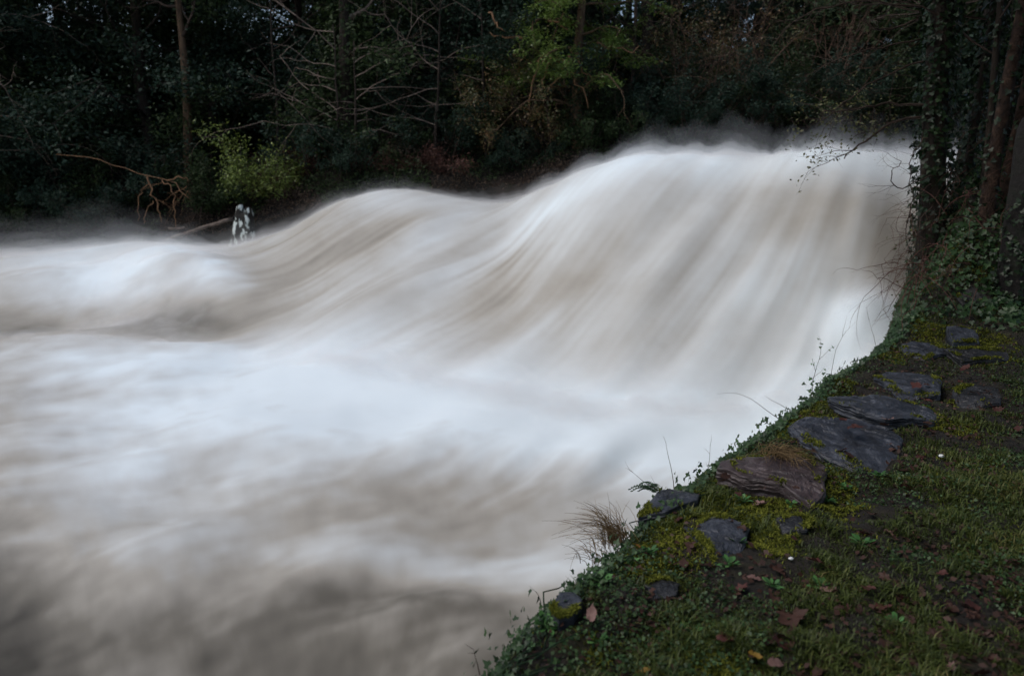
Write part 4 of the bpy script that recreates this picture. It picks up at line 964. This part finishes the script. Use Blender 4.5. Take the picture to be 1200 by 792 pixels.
topz = 1.0+.30*vnoise(np.cos(th)*1.7, np.sin(th)*1.7+4)+.12*vnoise(np.cos(th)*5, np.sin(th)*5)
for zi in zz:
    k_ = np.clip(zi, -.5, topz); rad_ = np.interp(k_, [-.5, 0, .5, 1.3], [.55, .43, .36, .24])*(1+.30*fbm(np.cos(th)*1.6, np.sin(th)*1.6, 0*th+zi*1.3, o=4))*np.where(zi > topz, np.clip(1-(zi-topz)*3.0, .04, 1), 1)
    V.append(np.stack([rad_*np.cos(th)+.10*zi, .8*rad_*np.sin(th), k_], 1))
i_, j_ = np.meshgrid(np.arange(nn-1), np.arange(K), indexing='ij'); j2_ = (j_+1) % K
sm.add(np.array(V).reshape(-1, 3), np.stack([i_*K+j_, i_*K+j2_, (i_+1)*K+j2_, (i_+1)*K+j_], -1).reshape(-1, 4))
ob = sm.build('speckled_stump', M['lichen']); ob.location = c0; tag(ob, 'dark broken stump blotched with white lichen beside the water', 'stump')

# ------------------------------------------------------------------ RIGHT BANK TREES
def bpos(px, Y, py=300):
    d = ray(px, py); x = d[0]*Y/d[1]; return np.array([x, Y, float(bank_z(x, Y))])
r = np.random.default_rng(111)
def right_tree(px, Y, H, rad, bark, label, leanx, ivyn=0, seed=0, crown=9000, limbs=9, crown_low=.45, name='ivy_clad_tree', thick=.14, extra=None, cz=5.0, wob=.10, ivy_top=1.0):
    r = np.random.default_rng(seed); p = bpos(px, Y); root = thing(name, p, label, 'tree')
    n = 16; tz = np.linspace(-.3, H, n); pts = np.stack([leanx*tz+wob*np.sin(tz*.8+seed), wob*np.cos(tz*.7+seed)-wob*cos(seed), tz], 1); pts[:, 0] -= wob*sin(seed)
    rd = rad*np.interp(tz/H, [0, .06, .3, 1], [1.35, 1.1, .95, .3]); mb = MB(); tube(mb, pts, rd, 12, .5, .16); mb.build('trunk', M[bark], root)
    bm_ = MB(); tips = []
    for i in range(limbs):
        f = crown_low+(1-crown_low)*(i+r.uniform())/limbs; q = np.array([np.interp(f*H, tz, pts[:, a]) for a in range(3)]); az = i*2.4+r.normal(0, .3)
        grow(bm_, q, (cos(az), sin(az), r.uniform(.2, .8)), r.uniform(1.6, 3.0), rad*.35, 2, r, .22, 0, 3, .6, 6, tips=tips, k=5)
    tb = [q for q, d in tips if d < 2]
    if extra: extra(bm_, pts, tz, root, r, p)
    bm_.build('branches', M['dark_twig'], root)
    if crown:
        T = np.array(tb); T = T[r.integers(0, len(T), crown)]+r.normal(0, .28, (crown, 3)); T = T[T[:, 2] > cz]
        mb = MB(); leaves(mb, T, .14, r, .5); mb.build('crown', M['dark_leaf'], root)
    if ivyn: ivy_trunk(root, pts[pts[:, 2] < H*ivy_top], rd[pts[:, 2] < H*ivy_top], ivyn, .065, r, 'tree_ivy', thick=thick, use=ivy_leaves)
    return root, pts
def over_water(bm_, pts, tz, root, r, p):
    """boughs reaching out over the crest, with a few leaves and hanging twigs"""
    lf = MB()
    def bough(P, r0, r1, n=14, twigs=6, L=.5, leafy=0):
        q = np.array([at(a, b, Yq) for a, b, Yq in P])-p; t = np.linspace(0, len(q)-1, n); c = gblur(np.stack([np.interp(t, np.arange(len(q)), q[:, i]) for i in range(3)], 1), .8, 0); c += r.normal(0, .012, c.shape)
        tube(bm_, c, np.linspace(r0, r1, n), 6); tips = []
        for i in range(twigs): 
            j = int(r.integers(n//3, n)); grow(bm_, c[j], np.array([-.8, -.1, .1])+r.normal(0, .6, 3), L*r.uniform(.5, 1.2), r1*.7, 1, r, .2, .02, 3, .6, 6, tips=tips, k=4)
        if leafy:
            T = np.array([q for q, d in tips]+list(c[n//3:])); T = T[r.integers(0, len(T), leafy)]+r.normal(0, .06, (leafy, 3)); leaves(lf, T, .045, r, .3, slim=.6)
    Yt = p[1]
    bough([(1088, 138, Yt), (1050, 140, Yt-.1), (1015, 165, Yt-.3), (985, 185, Yt-.5)], .022, .008, twigs=8, L=.45, leafy=160)
    bough([(1086, 125, Yt), (1040, 122, Yt), (1000, 128, Yt-.2), (960, 132, Yt-.3)], .020, .006, twigs=12, L=.5, leafy=420)
    bough([(1078, 20, Yt), (1055, 30, Yt), (1025, 38, Yt-.2), (1010, 22, Yt-.3)], .018, .008, twigs=6, L=.5)
    bough([(1085, 70, Yt), (1040, 88, Yt), (1000, 110, Yt-.3), (960, 145, Yt-.5)], .014, .005, twigs=6, L=.5)
    bough([(1082, 45, Yt), (1000, 62, Yt-.3), (940, 90, Yt-.5)], .013, .004, twigs=7, L=.6)
    bough([(1083, 10, Yt), (1000, 0, Yt-.3), (930, 22, Yt-.5), (905, 55, Yt-.5)], .014, .004, twigs=8, L=.6)
    bough([(1095, 205, Yt-.2), (1075, 212, Yt-.3), (1056, 224, Yt-.4), (1044, 215, Yt-.4), (1043, 198, Yt-.4), (1058, 190, Yt-.4)], .009, .005, twigs=5, L=.4)
    bough([(1090, 215, Yt-.2), (1068, 235, Yt-.3), (1062, 275, Yt-.3), (1070, 320, Yt-.3)], .008, .003, twigs=9, L=.4)
    bough([(1092, 240, Yt-.2), (1076, 262, Yt-.3), (1072, 300, Yt-.3), (1066, 335, Yt-.3)], .008, .003, twigs=9, L=.35, leafy=40)
    bough([(1088, 160, Yt-.2), (1068, 178, Yt-.3), (1066, 210, Yt-.3), (1074, 250, Yt-.3)], .008, .003, twigs=9, L=.35)
    lf.build('foliage', M['small_leaf'], root)
right_tree(1092, 9.6, 9, .15, 'bark', 'ivy clad tree at the brink with boughs reaching over the crest', -.015, 5200, 3, extra=over_water, thick=.13)
right_tree(1136, 10.6, 9.5, .13, 'bark', 'dark ivy covered trunk second from the brink', .0, 3600, 4, thick=.11)
right_tree(1150, 8.9, 9, .075, 'red_bark', 'slender reddish trunk with flaking bark right of the ivy clad tree', .012, 500, 5, name='red_barked_tree', wob=.09, thick=.05)
right_tree(1172, 9.2, 10, .095, 'red_bark', 'thicker reddish brown trunk behind the stone pillar', .006, 700, 6, name='red_barked_tree', wob=.09, thick=.06)
right_tree(1190, 8.6, 9, .085, 'red_bark', 'mottled reddish trunk leaning right at the frame edge', .05, 500, 7, name='red_barked_tree', wob=.10, thick=.05)
right_tree(1225, 8.2, 10, .2, 'bark', 'broad dark trunk just past the right frame edge', .0, 1500, 8)
for i, (px, Y, H, rad, ln_, lb) in enumerate([(1112, 11.5, 8, .06, .03, 'thin dark ivy stem between the two ivy clad trunks'), (1122, 9.9, 7, .045, -.05, 'thin crooked dark stem crossing behind the ivy clad tree'), (1160, 11, 8, .07, .02, 'thin dark stem with ivy behind the slender reddish trunk'), (1180, 10.6, 8, .06, -.04, 'thin leaning dark stem behind the thicker reddish trunk'), (1143, 9.4, 6.5, .04, .06, 'thin sapling stem leaning right behind the slender reddish trunk')]):
    right_tree(px, Y, H, rad, 'bark', lb, ln_, 1300 if i != 4 else 500, 30+i, crown=5000, limbs=12, crown_low=.2, name='thin_tree', thick=.10, cz=4.4, wob=.12)
# tangled bare stems hanging over the brink below the ivy clad tree
rt = thing('bramble_tangle', bpos(1090, 9.3), 'tangle of thin reddish bramble stems hanging down the brink', 'bramble'); bm_ = MB(); r = np.random.default_rng(121)
for i in range(120):
    Yq = r.uniform(7.9, 11.0); x0 = float(edge_x(Yq))+r.uniform(-.05, .35)*(1 if i < 60 else 6); p0 = np.array([x0, Yq, float(bank_z(x0, Yq))+r.uniform(.1, .6)])-np.array(rt.location)
    grow(bm_, p0, (-.5+r.normal(0, .4), -.3, .2+r.normal(0, .4)), r.uniform(.5, 1.0), .006, 1, r, .22, .14, 2, .6, 8, k=4)
bm_.build('stems', M['bracken'], rt)

# stone pillar at the right edge
pp = bpos(1196, 8.1); mb = MB(); z = np.concatenate([np.linspace(-.5, 1.95, 24), [2.06, 2.13, 2.17]]); K = 36; th = np.linspace(0, 2*pi, K, endpoint=False)
sq = 1/np.maximum(np.abs(np.cos(th)), np.abs(np.sin(th))); sq = np.minimum(sq, 1.18)
V = []
for i, zi in enumerate(z):
    s_ = .17*np.interp(zi, [-.5, 0, 1.6, 1.95, 2.06, 2.13, 2.17], [1.2, 1.06, 1.0, .95, .8, .5, .05])
    X_ = s_*sq*np.cos(th); Y_ = s_*sq*np.sin(th); nz = 1+.07*fbm(X_*5, Y_*5, 0*X_+zi*2.2, o=3); V.append(np.stack([X_*nz, Y_*nz, np.full(K, zi)], 1))
V = np.array(V); i, j = np.meshgrid(np.arange(len(V)-1), np.arange(K), indexing='ij'); j2 = (j+1) % K
mb.add(V.reshape(-1, 3), np.stack([i*K+j, i*K+j2, (i+1)*K+j2, (i+1)*K+j], -1).reshape(-1, 4)); ob = mb.build('stone_pillar', M['pillar_stone']); ob.location = pp; ob.rotation_euler = (0, 0, .4)
tag(ob, 'upright weathered stone pillar with rounded top and ivy at the right edge', 'pillar')
r = np.random.default_rng(6); n = 900; zi = 2.0*r.uniform(0, 1, n)**1.3; az = r.uniform(0, 2*pi, n); k = fbm(az*1.2, zi*1.4, o=3) > .25*zi-.25; zi, az = zi[k], az[k]; q_ = .19*np.interp(zi, [0, 1.6, 1.95], [1.1, 1.04, 1.0])*np.interp(np.abs(((az+pi/4) % (pi/2))-pi/4), [0, pi/4], [1, 1.2])+r.uniform(0, .03, len(zi))
mb = MB(); ivy_leaves(mb, np.stack([q_*np.cos(az), q_*np.sin(az), zi], 1), .055, np.stack([np.cos(az), np.sin(az), .5+0*az], 1)+.4*r.normal(size=(len(zi), 3)), r); mb.build('ivy', M['tree_ivy'], ob)
# unseen trees behind and beside the viewpoint; overhanging ones added to shade the bank
for i, (x, Y, sc, dz, lb) in enumerate([(6.6, 3.2, .95, .3, 'unseen evergreen added to shade the path on the right of the viewpoint'), (3.6, -1.6, .95, .3, 'unseen evergreen added to shade the path close behind the viewpoint'), (8.5, -3.5, 1, 0, 'evergreen beside the path further behind the viewpoint'), (.8, -6.5, 1.1, 0, 'evergreen on the bank directly behind the viewpoint'), (5.0, 1.0, .9, .6, 'unseen evergreen added to darken the bank a step right of the viewpoint'), (2.6, -3.6, 1, .3, 'unseen evergreen added to darken the bank a few steps behind the viewpoint'), (10, 8, 1, .3, 'evergreen on the slope right of the stone pillar'), (13.5, 12.5, 1.05, 0, 'evergreen on the slope behind the right hand trunks'), (-.6, -12, 1.1, 0, 'evergreen downstream of the viewpoint')]):
    p = (x, Y, float(bank_z(x, Y))+dz)
    if i == 0:
        o = PROT['k']; o.location = p; o.scale = (sc,)*3; tag(o, lb, 'tree')
    else: dup(PROT['k'], p, 1.3*i, sc, lb, 'tree')

# ------------------------------------------------------------------ LIGHT, SKY, CAMERA
W = bpy.data.worlds.new('World'); S.world = W; W.use_nodes = True
nt = W.node_tree; bg = nt.nodes['Background']
sk = nt.nodes.new('ShaderNodeTexSky'); sk.sky_type = 'NISHITA'; sk.sun_disc = False
ELEV, AZ = radians(58), radians(-105)           # azimuth from +Y towards +X
sk.sun_elevation = ELEV; sk.sun_rotation = AZ; sk.dust_density = 3.0; sk.air_density = 1.2; sk.ozone_density = .9
hs = nt.nodes.new('ShaderNodeHueSaturation'); hs.inputs['Saturation'].default_value = .95
nt.links.new(sk.outputs[0], hs.inputs['Color']); nt.links.new(hs.outputs[0], bg.inputs[0]); bg.inputs[1].default_value = .14
sd = bpy.data.lights.new('sun', 'SUN'); sd.energy = .8; sd.angle = radians(25); sd.color = (1, .98, .96)
so = bpy.data.objects.new('sun', sd); C.objects.link(so)
from mathutils import Vector
dirv = Vector((sin(AZ)*cos(ELEV), cos(AZ)*cos(ELEV), sin(ELEV)))
so.rotation_euler = dirv.to_track_quat('Z', 'Y').to_euler(); so.location = dirv*50
cd = bpy.data.cameras.new('camera'); co = bpy.data.objects.new('camera', cd); C.objects.link(co)
co.location = (0, 0, EYE); co.rotation_euler = (pi/2-PITCH, 0, 0)
cd.sensor_width = 36; cd.lens = 24; cd.clip_start = .05; cd.clip_end = 1000
cd.dof.use_dof = True; cd.dof.focus_distance = 5.2; cd.dof.aperture_fstop = 1.8
S.camera = co
S.view_settings.view_transform = 'Standard'; S.view_settings.look = 'None'; S.view_settings.exposure = .08; S.view_settings.gamma = 1
S.render.engine = 'CYCLES'; S.cycles.use_denoising = True
S.cycles.max_bounces = 6; S.cycles.diffuse_bounces = 3; S.cycles.glossy_bounces = 2; S.cycles.transmission_bounces = 3; S.cycles.transparent_max_bounces = 8; S.cycles.volume_bounces = 3
